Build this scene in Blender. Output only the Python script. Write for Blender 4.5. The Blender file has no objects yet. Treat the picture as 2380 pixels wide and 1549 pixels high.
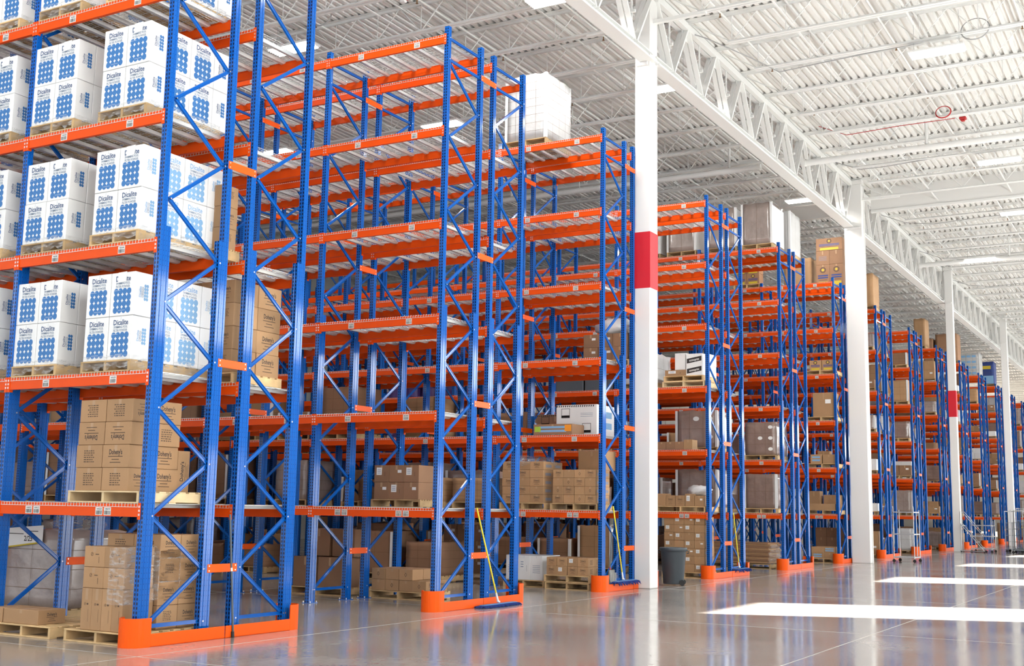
import bpy, bmesh, math, random
from mathutils import Vector, Matrix
random.seed(7)
SC = bpy.context.scene
LAMP_W, WIN_W, DOOR_W, SUN_S, SUN_EL, PANE, WORLD_S, EXPO = 170., 26., 20., 170., 16., .036, 2.0, 0.
COL = SC.collection
PI = math.pi

# ------------------------------------------------------------------ materials
def nt(name):
    m = bpy.data.materials.new(name); m.use_nodes = True
    return m, m.node_tree.nodes, m.node_tree.links, m.node_tree.nodes['Principled BSDF']

def mat(name, col, rough=.5, metal=0., coat=0., noise=0., nscale=6., bump=0., bscale=40., spec=.5, emit=None, estr=0., objvar=0.):
    m, N, L, b = nt(name)
    b.inputs['Base Color'].default_value = (*col, 1)
    b.inputs['Roughness'].default_value = rough
    b.inputs['Metallic'].default_value = metal
    b.inputs['Coat Weight'].default_value = coat
    b.inputs['Coat Roughness'].default_value = .12
    b.inputs['Specular IOR Level'].default_value = spec
    last = None
    if noise or objvar:
        tc = N.new('ShaderNodeTexCoord')
        rgb = N.new('ShaderNodeRGB'); rgb.outputs[0].default_value = (*col, 1)
        last = rgb.outputs[0]
        hsv = N.new('ShaderNodeHueSaturation')
        L.new(last, hsv.inputs['Color'])
        val = None
        if noise:
            n = N.new('ShaderNodeTexNoise'); n.inputs['Scale'].default_value = nscale; n.inputs['Detail'].default_value = 4
            L.new(tc.outputs['Object'], n.inputs['Vector'])
            mr = N.new('ShaderNodeMapRange'); mr.inputs['From Min'].default_value = .3; mr.inputs['From Max'].default_value = .7
            mr.inputs['To Min'].default_value = 1 - noise; mr.inputs['To Max'].default_value = 1 + noise
            L.new(n.outputs['Fac'], mr.inputs['Value']); val = mr.outputs['Result']
        if objvar:
            oi = N.new('ShaderNodeObjectInfo')
            mo = N.new('ShaderNodeMapRange'); mo.inputs['To Min'].default_value = 1 - objvar; mo.inputs['To Max'].default_value = 1 + objvar
            L.new(oi.outputs['Random'], mo.inputs['Value'])
            if val is not None:
                mu = N.new('ShaderNodeMath'); mu.operation = 'MULTIPLY'
                L.new(val, mu.inputs[0]); L.new(mo.outputs['Result'], mu.inputs[1]); val = mu.outputs[0]
            else: val = mo.outputs['Result']
        L.new(val, hsv.inputs['Value'])
        L.new(hsv.outputs['Color'], b.inputs['Base Color'])
    if bump:
        tc2 = N.new('ShaderNodeTexCoord')
        n2 = N.new('ShaderNodeTexNoise'); n2.inputs['Scale'].default_value = bscale; n2.inputs['Detail'].default_value = 3
        bp = N.new('ShaderNodeBump'); bp.inputs['Strength'].default_value = bump; bp.inputs['Distance'].default_value = .02
        L.new(tc2.outputs['Object'], n2.inputs['Vector']); L.new(n2.outputs['Fac'], bp.inputs['Height']); L.new(bp.outputs['Normal'], b.inputs['Normal'])
    if emit:
        b.inputs['Emission Color'].default_value = (*emit, 1); b.inputs['Emission Strength'].default_value = estr
        m.cycles.emission_sampling = 'NONE'
    return m

BLUE = (.002, .102, .44)
def perforated(name, col):
    """blue enamel with rows of punched holes along the post"""
    m, N, L, b = nt(name)
    b.inputs['Roughness'].default_value = .4; b.inputs['Coat Weight'].default_value = .6; b.inputs['Coat Roughness'].default_value = .09; b.inputs['Specular IOR Level'].default_value = .02
    tc = N.new('ShaderNodeTexCoord'); sp = N.new('ShaderNodeSeparateXYZ'); L.new(tc.outputs['Object'], sp.inputs[0])
    geo = N.new('ShaderNodeNewGeometry')
    vt = N.new('ShaderNodeVectorTransform'); vt.vector_type = 'NORMAL'; vt.convert_from = 'WORLD'; vt.convert_to = 'OBJECT'
    L.new(geo.outputs['Normal'], vt.inputs[0])
    sn = N.new('ShaderNodeSeparateXYZ'); L.new(vt.outputs[0], sn.inputs[0])
    def M(op, a, c=None, d=None):
        n = N.new('ShaderNodeMath'); n.operation = op
        for i, v in enumerate((a, c, d)):
            if v is None: continue
            if isinstance(v, (int, float)): n.inputs[i].default_value = v
            else: L.new(v, n.inputs[i])
        return n.outputs[0]
    def ell(u, pu, v, pv, ru, rv):
        a = M('SUBTRACT', M('FRACT', M('DIVIDE', u, pu)), .5); a = M('MULTIPLY', a, pu / ru)
        c = M('SUBTRACT', M('FRACT', M('DIVIDE', v, pv)), .5); c = M('MULTIPLY', c, pv / rv)
        return M('LESS_THAN', M('ADD', M('MULTIPLY', a, a), M('MULTIPLY', c, c)), 1.)
    facex = M('GREATER_THAN', M('ABSOLUTE', sn.outputs[0]), .7)
    facey = M('GREATER_THAN', M('ABSOLUTE', sn.outputs[1]), .7)
    hx = M('MULTIPLY', ell(sp.outputs[1], .0425, sp.outputs[2], .05, .0105, .018), facex)
    hy = M('MULTIPLY', ell(sp.outputs[0], .04, sp.outputs[2], .06, .0036, .0046), facey)
    h = M('MAXIMUM', hx, hy)
    mx = N.new('ShaderNodeMix'); mx.data_type = 'RGBA'
    L.new(h, mx.inputs['Factor']); mx.inputs[6].default_value = (*col, 1); mx.inputs[7].default_value = (.004, .008, .03, 1)
    L.new(mx.outputs[2], b.inputs['Base Color'])
    return m

M_post = perforated('perforated_blue_enamel', BLUE)
M_blue = mat('blue_enamel', BLUE, .4, spec=.02, coat=.6)
M_blue.node_tree.nodes['Principled BSDF'].inputs['Coat Roughness'].default_value = .09
M_bolt = mat('zinc_bolt', (.75, .75, .75), .3, .8)
M_or = mat('orange_enamel', (.76, .076, .003), .33, noise=.04, nscale=3, spec=.16)
M_guard = mat('safety_orange_enamel', (.92, .105, .004), .35, spec=.2)
M_galv = mat('galvanised_wire', (.66, .67, .66), .38, .45)
M_chan = mat('galvanised_channel', (.62, .63, .62), .42, .4, noise=.08)
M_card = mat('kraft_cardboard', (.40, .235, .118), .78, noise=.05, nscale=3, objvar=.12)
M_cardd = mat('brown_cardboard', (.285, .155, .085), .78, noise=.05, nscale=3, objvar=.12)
M_cardin = mat('cardboard_seam', (.16, .09, .045), .9)
M_tape = mat('packing_tape', (.42, .26, .14), .35, noise=.03)
M_white = mat('white_carton_board', (.80, .80, .79), .42, noise=.02, nscale=4, coat=.15)
M_ink = mat('blue_print', (.035, .17, .44), .5)
M_logo = mat('dark_blue_print', (.012, .055, .17), .5)
M_inkg = mat('grey_blue_print', (.16, .23, .34), .6)
M_inkp = mat('pale_blue_print', (.22, .42, .66), .6)
M_black = mat('black_print', (.025, .02, .02), .6)
M_brownink = mat('brown_print', (.10, .06, .035), .7)
M_yel = mat('yellow_print', (.62, .46, .03), .6)
M_paper = mat('white_paper', (.82, .82, .80), .6)
M_wood = mat('pallet_wood', (.56, .38, .19), .75, noise=.22, nscale=5, objvar=.2)
M_woodp = mat('pale_pallet_wood', (.70, .53, .31), .75, noise=.15, nscale=5, objvar=.12)
M_wrap = mat('film_wrapped_brown', (.27, .185, .15), .35, coat=.9, noise=.12, nscale=3, bump=.5, bscale=9, objvar=.15)
M_wrapg = mat('film_wrapped_grey', (.34, .27, .24), .3, coat=.9, noise=.15, nscale=3, bump=.6, bscale=7, objvar=.15)
M_wrapw = mat('film_wrapped_white', (.56, .56, .56), .35, coat=.4, noise=.05, nscale=3, bump=.4, bscale=8)
M_board_glare = mat('white_board_and_glare', (.80, .80, .80), .5)
M_steel = mat('white_painted_steel', (.80, .80, .78), .5)
M_colm = mat('white_column_paint', (.80, .79, .77), .45)
M_red = mat('red_column_paint', (.62, .008, .022), .45)
M_deck = mat('white_roof_deck', (.80, .79, .765), .55)
M_wall = mat('pale_wall_panel', (.55, .55, .54), .7)
M_rub = mat('black_rubber', (.02, .02, .02), .7)
M_bin = mat('charcoal_plastic', (.055, .068, .08), .5, bump=.15, bscale=80)
M_yelh = mat('yellow_handle', (.85, .66, .03), .35)
M_mopb = mat('blue_mop_yarn', (.012, .04, .22), .95, bump=.8, bscale=120)
M_mopt = mat('pale_mop_cloth', (.10, .22, .45), .9)
M_plast = mat('white_plastic', (.8, .8, .8), .4)
M_chrome = mat('grey_tube_steel', (.50, .51, .52), .3, .7)
M_dark = mat('dark_steel', (.10, .12, .135), .4, .4)
M_shov = mat('grey_shovel_metal', (.42, .42, .40), .35, .6)
M_cable = mat('grey_cable', (.36, .36, .36), .6)
M_redc = mat('red_cable', (.45, .02, .02), .5)
M_cyan = mat('teal_label', (.10, .42, .47), .6)
M_orl = mat('orange_label', (.85, .30, .02), .6)
M_green = mat('green_label', (.35, .55, .05), .6)
M_bluec = mat('navy_carton_print', (.02, .05, .22), .5)
M_violet = mat('violet_drum', (.06, .03, .16), .4)
M_tube = mat('lit_lamp_tube', (1, 1, 1), .5, emit=(1., .96, .88), estr=26.)
M_refl = mat('lamp_reflector', (.85, .85, .85), .3, .5)
M_brass = mat('brass_sprinkler', (.28, .14, .05), .4, .6)
M_glassw = mat('window_frame_white', (.75, .75, .75), .5)

def film_mat():
    m, N, L, b = nt('clear_stretch_film')
    N.remove(b); out = [n for n in N if n.type == 'OUTPUT_MATERIAL'][0]
    tr = N.new('ShaderNodeBsdfTransparent'); gl = N.new('ShaderNodeBsdfPrincipled')
    gl.inputs['Base Color'].default_value = (.8, .8, .8, 1); gl.inputs['Roughness'].default_value = .18
    tc = N.new('ShaderNodeTexCoord'); n = N.new('ShaderNodeTexNoise'); n.inputs['Scale'].default_value = 9; n.inputs['Detail'].default_value = 3
    mp = N.new('ShaderNodeMapping'); mp.inputs['Scale'].default_value = (1, 1, 3)
    L.new(tc.outputs['Object'], mp.inputs[0]); L.new(mp.outputs[0], n.inputs['Vector'])
    bp = N.new('ShaderNodeBump'); bp.inputs['Strength'].default_value = .9; bp.inputs['Distance'].default_value = .03
    L.new(n.outputs['Fac'], bp.inputs['Height']); L.new(bp.outputs['Normal'], gl.inputs['Normal'])
    mr = N.new('ShaderNodeMapRange'); mr.inputs['From Min'].default_value = .45; mr.inputs['From Max'].default_value = .75; mr.inputs['To Min'].default_value = .08; mr.inputs['To Max'].default_value = .5
    L.new(n.outputs['Fac'], mr.inputs['Value'])
    mx = N.new('ShaderNodeMixShader'); L.new(mr.outputs['Result'], mx.inputs[0]); L.new(tr.outputs[0], mx.inputs[1]); L.new(gl.outputs[0], mx.inputs[2])
    L.new(mx.outputs[0], out.inputs['Surface'])
    return m
M_film = film_mat()

def floor_mat():
    m, N, L, b = nt('polished_concrete')
    tc = N.new('ShaderNodeTexCoord')
    n1 = N.new('ShaderNodeTexNoise'); n1.inputs['Scale'].default_value = .55; n1.inputs['Detail'].default_value = 6; n1.inputs['Roughness'].default_value = .6
    L.new(tc.outputs['Object'], n1.inputs['Vector'])
    r1 = N.new('ShaderNodeValToRGB'); r1.color_ramp.elements[0].position = .3; r1.color_ramp.elements[0].color = (.275, .246, .222, 1)
    r1.color_ramp.elements[1].position = .72; r1.color_ramp.elements[1].color = (.39, .36, .33, 1)
    L.new(n1.outputs['Fac'], r1.inputs[0])
    n2 = N.new('ShaderNodeTexNoise'); n2.inputs['Scale'].default_value = 9; n2.inputs['Detail'].default_value = 5
    L.new(tc.outputs['Object'], n2.inputs['Vector'])
    mr = N.new('ShaderNodeMapRange'); mr.inputs['From Min'].default_value = .3; mr.inputs['From Max'].default_value = .7; mr.inputs['To Min'].default_value = .90; mr.inputs['To Max'].default_value = 1.1
    L.new(n2.outputs['Fac'], mr.inputs['Value'])
    hs = N.new('ShaderNodeHueSaturation'); L.new(r1.outputs[0], hs.inputs['Color']); L.new(mr.outputs['Result'], hs.inputs['Value'])
    L.new(hs.outputs['Color'], b.inputs['Base Color'])
    rr = N.new('ShaderNodeMapRange'); rr.inputs['From Min'].default_value = .3; rr.inputs['From Max'].default_value = .7; rr.inputs['To Min'].default_value = .08; rr.inputs['To Max'].default_value = .17
    L.new(n1.outputs['Fac'], rr.inputs['Value']); L.new(rr.outputs['Result'], b.inputs['Roughness'])
    b.inputs['IOR'].default_value = 1.5
    n3 = N.new('ShaderNodeTexNoise'); n3.inputs['Scale'].default_value = 5; n3.inputs['Detail'].default_value = 2
    L.new(tc.outputs['Object'], n3.inputs['Vector'])
    bp = N.new('ShaderNodeBump'); bp.inputs['Strength'].default_value = .05; bp.inputs['Distance'].default_value = .01
    L.new(n3.outputs['Fac'], bp.inputs['Height']); L.new(bp.outputs['Normal'], b.inputs['Normal'])
    return m
M_floor = floor_mat()
M_joint = mat('pale_joint_filler', (.50, .47, .43), .3)

# ------------------------------------------------------------------ mesh builder
class MB:
    def __init__(s): s.v = []; s.f = []; s.m = []; s.mats = []
    def mi(s, m):
        if m not in s.mats: s.mats.append(m)
        return s.mats.index(m)
    def add(s, vs, fs, m):
        o = len(s.v); k = s.mi(m); s.v += [tuple(v) for v in vs]
        for f in fs: s.f.append(tuple(i + o for i in f)); s.m.append(k)
    def box(s, x0, y0, z0, x1, y1, z1, m):
        s.add([(x0,y0,z0),(x1,y0,z0),(x1,y1,z0),(x0,y1,z0),(x0,y0,z1),(x1,y0,z1),(x1,y1,z1),(x0,y1,z1)],
              [(0,3,2,1),(4,5,6,7),(0,1,5,4),(1,2,6,5),(2,3,7,6),(3,0,4,7)], m)
    def cbox(s, x0, y0, z0, x1, y1, z1, m, c=.006):
        """box with chamfered edges"""
        bm = bmesh.new(); bmesh.ops.create_cube(bm, size=1)
        for v in bm.verts: v.co = (x0 + (v.co.x + .5) * (x1 - x0), y0 + (v.co.y + .5) * (y1 - y0), z0 + (v.co.z + .5) * (z1 - z0))
        bmesh.ops.bevel(bm, geom=bm.edges[:], offset=c, segments=1, affect='EDGES', profile=.5)
        s.bm(bm, m)
    def bm(s, bm, m):
        bm.verts.index_update(); s.add([v.co[:] for v in bm.verts], [[v.index for v in f.verts] for f in bm.faces], m); bm.free()
    def bar(s, a, b, w, h, m, up=(0,0,1)):
        a = Vector(a); b = Vector(b); d = (b - a).normalized(); u = Vector(up)
        r = d.cross(u)
        if r.length < 1e-4: r = d.cross(Vector((1,0,0)))
        r.normalize(); u = r.cross(d); r = r * w / 2; u = u * h / 2
        vs = [a-r-u, a+r-u, a+r+u, a-r+u, b-r-u, b+r-u, b+r+u, b-r+u]
        s.add(vs, [(0,1,2,3),(7,6,5,4),(0,4,5,1),(1,5,6,2),(2,6,7,3),(3,7,4,0)], m)
    def tube(s, pts, r, m, n=8, caps=True):
        pts = [Vector(p) for p in pts]; rs = r if isinstance(r, (list, tuple)) else [r] * len(pts)
        rings = []; ref = Vector((0,0,1))
        for i, p in enumerate(pts):
            d = (pts[min(i+1, len(pts)-1)] - pts[max(i-1, 0)]).normalized()
            x = d.cross(ref)
            if x.length < .05: x = d.cross(Vector((1,0,0)))
            x.normalize(); y = x.cross(d)
            rings.append([p + x * rs[i] * math.cos(2*PI*k/n) + y * rs[i] * math.sin(2*PI*k/n) for k in range(n)])
        vs = [v for r_ in rings for v in r_]; fs = []
        for i in range(len(pts) - 1):
            for k in range(n): fs.append((i*n+k, i*n+(k+1)%n, (i+1)*n+(k+1)%n, (i+1)*n+k))
        s.add(vs, fs, m)
        if caps: s.add(rings[0], [tuple(range(n))[::-1]], m); s.add(rings[-1], [tuple(range(n))], m)
    def prism(s, prof, z0, z1, m, caps=True):
        n = len(prof); vs = [(x,y,z0) for x,y in prof] + [(x,y,z1) for x,y in prof]
        fs = [(i,(i+1)%n,n+(i+1)%n,n+i) for i in range(n)]
        if caps: fs += [tuple(range(n))[::-1], tuple(range(n,2*n))]
        s.add(vs, fs, m)
    def flat(s, vs2, fs, o, ux, uy, m):
        o = Vector(o); ux = Vector(ux); uy = Vector(uy)
        s.add([o + ux*x + uy*y for x, y in vs2], fs, m)
    def quad(s, o, ux, uy, x0, y0, x1, y1, m):
        s.flat([(x0,y0),(x1,y0),(x1,y1),(x0,y1)], [(0,1,2,3)], o, ux, uy, m)
    def disc(s, o, ux, uy, cx, cy, rx, ry, m, n=14):
        s.flat([(cx + rx*math.cos(2*PI*k/n), cy + ry*math.sin(2*PI*k/n)) for k in range(n)], [tuple(range(n))], o, ux, uy, m)
    def text(s, t, o, ux, uy, cx, cy, h, m, sx=1., wmax=None):
        vs, fs, w = text2d(t)
        k = h / .7
        if wmax and w * k * sx > wmax: sx = wmax / (w * k)
        s.flat([((x - w/2)*k*sx + cx, y*k + cy) for x, y in vs], fs, o, ux, uy, m)
    def mesh(s, name, smooth=False):
        me = bpy.data.meshes.new(name); me.from_pydata(s.v, [], s.f)
        for m in s.mats: me.materials.append(m)
        me.polygons.foreach_set('material_index', s.m)
        if smooth: me.polygons.foreach_set('use_smooth', [True]*len(s.f))
        me.update(); return me
    def build(s, name, parent=None, loc=(0,0,0), rz=0., smooth=False):
        return obj(name, s.mesh(name, smooth), parent, loc, rz)

_T = {}
def text2d(t):
    if t not in _T:
        cu = bpy.data.curves.new('lettering', 'FONT'); cu.body = t; cu.size = 1; cu.resolution_u = 2; cu.offset = .018
        ob = bpy.data.objects.new('lettering', cu); COL.objects.link(ob)
        dg = bpy.context.evaluated_depsgraph_get(); me = bpy.data.meshes.new_from_object(ob.evaluated_get(dg))
        vs = [(v.co.x, v.co.y) for v in me.vertices]; fs = [tuple(p.vertices) for p in me.polygons]
        w = max((x for x, y in vs), default=0)
        bpy.data.objects.remove(ob); bpy.data.curves.remove(cu); bpy.data.meshes.remove(me)
        _T[t] = (vs, fs, w)
    return _T[t]

def obj(name, me, parent=None, loc=(0,0,0), rz=0.):
    o = bpy.data.objects.new(name, me); COL.objects.link(o)
    o.location = loc
    if rz: o.rotation_euler = (0, 0, rz)
    if parent: o.parent = parent
    return o
def empty(name, loc=(0,0,0), rz=0., parent=None):
    o = bpy.data.objects.new(name, None); COL.objects.link(o); o.location = loc; o.rotation_euler = (0,0,rz); o.empty_display_size = .1
    if parent: o.parent = parent
    return o
LABELS = set()
def tag(o, label, cat, group=None, kind=None):
    if label in LABELS: print('DUP LABEL', label)
    if len(label.split()) > 16: print('LONG', len(label.split()), label)
    LABELS.add(label)
    o['label'] = label; o['category'] = cat
    if group: o['group'] = group
    if kind: o['kind'] = kind
    return o
def struct(o): o['kind'] = 'structure'; return o
_ME = {}
def cached(key, fn):
    if key not in _ME: _ME[key] = fn()
    return _ME[key]

ORD = ['nearest', 'second', 'third', 'fourth', 'fifth', 'sixth', 'seventh', 'eighth', 'ninth', 'tenth', 'eleventh', 'twelfth', 'thirteenth', 'fourteenth']
SHELF = ['floor level', 'lowest shelf', 'second shelf', 'third shelf', 'fourth shelf', 'fifth shelf', 'top shelf']

# ------------------------------------------------------------------ camera (solved from the photograph)
F_PX, YAW, PITCH, ROLL, CY = (2772.3492, 0.5229353, 0.1462263, 0.0168731, -10.38975)
def camera():
    f = Vector((math.cos(PITCH)*math.cos(YAW), math.cos(PITCH)*math.sin(YAW), math.sin(PITCH)))
    r0 = Vector((math.sin(YAW), -math.cos(YAW), 0)); u0 = r0.cross(f)
    c, s = math.cos(ROLL), math.sin(ROLL)
    r = c*r0 + s*u0; u = -s*r0 + c*u0
    cd = bpy.data.cameras.new('camera'); cd.sensor_width = 36; cd.sensor_fit = 'HORIZONTAL'; cd.lens = F_PX / 2380 * 36
    cd.clip_start = .1; cd.clip_end = 500
    o = bpy.data.objects.new('camera', cd); COL.objects.link(o)
    o.matrix_world = Matrix(((r.x,u.x,-f.x,0),(r.y,u.y,-f.y,CY),(r.z,u.z,-f.z,1.6),(0,0,0,1)))
    SC.camera = o
camera()
# ------------------------------------------------------------------ building shell
XA, XB, YW, YB = -6., 150., -13., 27.     # floor extent, door wall, back wall
ZD = 13.17                                 # underside of roof deck
YG = -.30                                  # girder line
COLX = [23.52, 40.93, 57.62, 72.4, 88., 104., 120.]
def shell():
    b = MB(); b.box(XA, YW, -.2, XB, YB, 0, M_floor)
    for x in (2., 9.2, 16.75, 23.55, 30.6, 37.7, 44.8, 52., 59., 66., 73.):
        b.box(x-.006, YW, 0, x+.006, YB, .0012, M_joint)
    for y in (-.62, -6.42, 5.2, 11., 17.):
        b.box(XA, y-.006, 0, 110, y+.006, .0012, M_joint)
    struct(b.build('floor'))
    # corrugated roof deck, ribs along X
    b = MB(); p = .2; n = int((YB - YW) / p); pts = []
    for i in range(n + 1):
        y = YW + i * p
        pts += [(y, 0), (y + .095, 0), (y + .115, .075), (y + .18, .075)]
    vs = []
    for y, z in pts: vs += [(XA, y, ZD + z), (XB, y, ZD + z)]
    b.add(vs, [(2*i, 2*i+1, 2*i+3, 2*i+2) for i in range(len(pts)-1)], M_deck)
    b.box(XA, YW, ZD + .1, XB, YB, ZD + .3, M_deck)
    struct(b.build('ceiling'))
    b = MB(); b.box(XA, YB, 0, XB, YB + .2, ZD + .3, M_wall)
    for x in range(0, 150, 3): b.box(x, YB-.03, 0, x+.05, YB, ZD, M_wall)
    struct(b.build('wall_back'))
    b = MB(); b.box(XB, YW, 0, XB + .2, YB, ZD + .3, M_wall); struct(b.build('wall_far'))
    # wall with dock doors and a band of high windows
    b = MB(); doors = [(22.45 + 11.35*k, 25.5 + 11.35*k) for k in range(-2, 9)]
    x = XA
    for d0, d1 in doors:
        b.box(x, YW-.2, 0, d0, YW, 3.05, M_wall); x = d1
    b.box(x, YW-.2, 0, XB, YW, 3.05, M_wall)
    b.box(XA, YW-.2, 3.05, XB, YW, 5.4, M_wall); b.box(XA, YW-.2, 8.3, XB, YW, ZD+.3, M_wall)
    struct(b.build('wall_right'))
    for k, (d0, d1) in enumerate(doors):
        b = MB(); f = .09
        b.box(d0-f, YW-.1, 0, d0, YW+.06, 3.05+f, M_glassw); b.box(d1, YW-.1, 0, d1+f, YW+.06, 3.05+f, M_glassw); b.box(d0-f, YW-.1, 3.05, d1+f, YW+.06, 3.05+f, M_glassw)
        struct(b.build('door_%d' % (k+1)))
    for k in range(14):
        x0 = XA + 8*k; b = MB()
        b.box(x0, YW-.12, 5.4, x0+8, YW-.02, 5.5, M_glassw); b.box(x0, YW-.12, 8.2, x0+8, YW-.02, 8.3, M_glassw); b.box(x0, YW-.12, 5.4, x0+.12, YW-.02, 8.3, M_glassw)
        struct(b.build('window_%d' % (k+1)))
shell()

def columns():
    geo = [(23.30, -.36, 23.72, .0), (40.78, -.74, 41.06, -.13), (57.48, -.84, 57.78, -.50), (72.2, -1.25, 72.55, -.90), (88., -1.2, 88.3, -.9), (104., -1.2, 104.3, -.9)]
    for i, (x0, y0, x1, y1) in enumerate(geo):
        b = MB(); b.cbox(x0, y0, 0, x1, y1, 12.95, M_colm, .012)
        if i == 1: b.cbox(x1-.02, y0-.035, 0, x1+.03, y0+.01, 12.95, M_colm, .006)
        b.box(x0-.05, y0+.05, 11.36, x1+.05, y1-.05, 11.435, M_colm)
        b.box(x0-.03, y0-.03, 12.95, x1+.03, y1+.03, 13.1, M_colm)
        o = struct(b.build('column'))
        if i in (0, 2):
            b = MB(); z0, z1 = ((6.35, 7.59) if i == 0 else (6.1, 7.31)); b.box(x0-.004, y0-.004, z0, x1+.004, y1+.004, z1, M_red)
            b.build('red_band', o)['label'] = 'painted red band on the white column'
columns()

def girder(xa, xb):
    L = xb - xa; n = max(1, round(L / 1.925)); p = L / n; b = MB()
    # top and bottom chords
    for dy in (-.075, .075): b.box(0, YG+dy-.062, 12.93, L, YG+dy+.062, 13.10, M_steel)
    b.box(0, YG-.16, 11.44, L, YG+.16, 11.475, M_steel); b.box(0, YG-.03, 11.475, L, YG+.03, 11.65, M_steel)
    b.box(0, YG-.10, 11.62, L, YG+.10, 11.65, M_steel)
    for i in range(n):
        xu0, xu1, xl = i*p, (i+1)*p, (i+.5)*p
        for dy in (-.07, .07):
            b.bar((xu0+.06, YG+dy, 12.95), (xl-.05, YG+dy, 11.62), .05, .11, M_steel, (0,1,0))
            b.bar((xu1-.06, YG+dy, 12.95), (xl+.05, YG+dy, 11.62), .05, .11, M_steel, (0,1,0))
        b.bar((xl, YG, 11.64), (xl, YG, 12.95), .035, .035, M_steel)
        b.box(xl-.2, YG-.012, 11.6, xl+.2, YG+.012, 11.86, M_steel); b.box(xu0-.16, YG-.012, 12.72, xu0+.16, YG+.012, 12.95, M_steel)
        b.box(xl-.03, YG-.09, 12.25, xl+.03, YG+.09, 12.31, M_steel)
    o = b.build('girder_beam', None, (xa, 0, 0)); struct(o)
for xa, xb in ((6.1, 23.4), (23.6, 40.85), (41.0, 57.55), (57.7, 72.3), (72.5, 88.), (88., 104.), (104., 120.)): girder(xa, xb)

def joist_mesh(L):
    """open web joist: starts at y=0 on the girder and runs along +y"""
    b = MB(); zt, zb = 13.165, 12.42
    for dx in (-.052, .052):
        b.box(dx-.046, 0, zt-.012, dx+.046, L, zt, M_steel); b.box(dx*.33-.005, 0, zt-.075, dx*.33+.005, L, zt-.012, M_steel)
        b.box(dx-.036, 1.1, zb, dx+.036, L-1.1, zb+.012, M_steel); b.box(dx*.33-.005, 1.1, zb+.012, dx*.33+.005, L-1.1, zb+.07, M_steel)
    b.box(-.06, 0, 13.06, .06, .25, 13.11, M_steel)
    b.tube([(0, .1, 13.12), (0, 1.2, zb+.03)], .016, M_steel, 6); b.tube([(0, L-.1, 13.12), (0, L-1.2, zb+.03)], .016, M_steel, 6)
    n = round((L - 2.4) / 1.25); p = (L - 2.4) / n
    for i in range(n):
        y0 = 1.2 + i*p
        b.tube([(0, y0, zb+.03), (0, y0+p/2, zt-.03)], .013, M_steel, 5, False); b.tube([(0, y0+p/2, zt-.03), (0, y0+p, zb+.03)], .013, M_steel, 5, False)
        b.tube([(0, y0+p, zb+.03), (0, y0+p, zt-.03)], .010, M_steel, 5, False)
    return b.mesh('joist_beam')
jl = joist_mesh(YB - YG - .1); jr = joist_mesh(YG - YW - .05)
for k in range(-8, 64):
    x = 23.52 + 1.925*k
    struct(obj('joist_beam', jl, None, (x, YG, 0)))
    struct(obj('joist_beam', jr, None, (x, YW + .05, 0)))
# horizontal strut from the columns and bridging lines between the joists
for (x, y0, y1) in ((23.52, -1.6, -.36), (23.52, 0, 1.3), (40.93, -2, -.74)):
    b = MB(); b.box(x-.05, y0, 12.38, x+.05, y1, 12.46, M_steel); struct(b.build('strut_beam'))
for y in (-10.6, -8.1, -5.4, -3.0, 2.2, 5.0, 7.8, 10.6, 13.4, 16.4, 19.4, 22.4):
    b = MB(); b.box(0, y-.02, 12.475, 95, y+.02, 12.50, M_steel); b.box(0, y+.13, 13.075, 95, y+.16, 13.10, M_steel)
    struct(b.build('bridging_beam'))
# draft curtain hung across the building at the expansion joint
b = MB(); b.box(42.38, YW, 12.32, 42.42, YG-.4, ZD+.02, M_deck); b.box(42.33, YW, 12.28, 42.47, YG-.4, 12.36, M_steel)
b.box(42.38, YG+.4, 12.32, 42.42, YB, ZD+.02, M_deck); b.box(42.33, YG+.4, 12.28, 42.47, YB, 12.36, M_steel)
tag(b.build('draft_curtain'), 'pale sheet metal draft curtain hanging below the roof across the white girder', 'draft curtain')
# ------------------------------------------------------------------ pallet racks
XR = [9.76, 15.765, 21.74, 27.765, 33.72, 39.72, 45.80, 51.87, 57.85, 64.08, 70.12, 76.4, 82.4, 88.4]
NB = [3, 6, 8, 9, 9, 9, 5, 4, 4, 4, 4, 4, 3, 3]
D, GAP, PITCH_Y, PW = 1.125, .36, 2.475, .085
XB_ = D + GAP                              # front of the rear run, measured from the rack's front
LV = [1.58, 3.11, 4.67, 6.235, 7.80, 9.38]
HTOP, HREIN = 9.52, 4.83
TW = XB_ + D

def post_profile(x0, x1, y0, y1):
    """roll-formed upright: two shallow grooves down the faces"""
    w = x1 - x0; g = .006
    return [(x0,y0),(x0+w*.36,y0),(x0+w*.40,y0+g),(x0+w*.60,y0+g),(x0+w*.64,y0),(x1,y0),(x1,y1),(x0+w*.64,y1),(x0+w*.60,y1-g),(x0+w*.40,y1-g),(x0+w*.36,y1),(x0,y1),
            (x0,y0+(y1-y0)*.62),(x0+g,y0+(y1-y0)*.58),(x0+g,y0+(y1-y0)*.42),(x0,y0+(y1-y0)*.38)]
def post_mb(x0, x1, h, b=None):
    b = b or MB(); b.prism(post_profile(x0, x1, 0, PW), .008, h, M_post); return b
def bolt(b, x, y, z, r=.011):
    b.disc((x, y, z), (1,0,0), (0,0,1), 0, 0, r, r, M_bolt, 8)
def brace(b, a, c):
    """light C channel between the posts, at mid thickness"""
    a = Vector((a[0], .042, a[1])); c = Vector((c[0], .042, c[1]))
    d = (c - a).normalized(); n = Vector((0,1,0)).cross(d)
    b.bar(a, c, .022, .044, M_blue, n)
    for s in (-1, 1): b.bar(a + n*.0185*s - Vector((0,.014,0)), c + n*.0185*s - Vector((0,.014,0)), .008, .007, M_blue, n)
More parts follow.
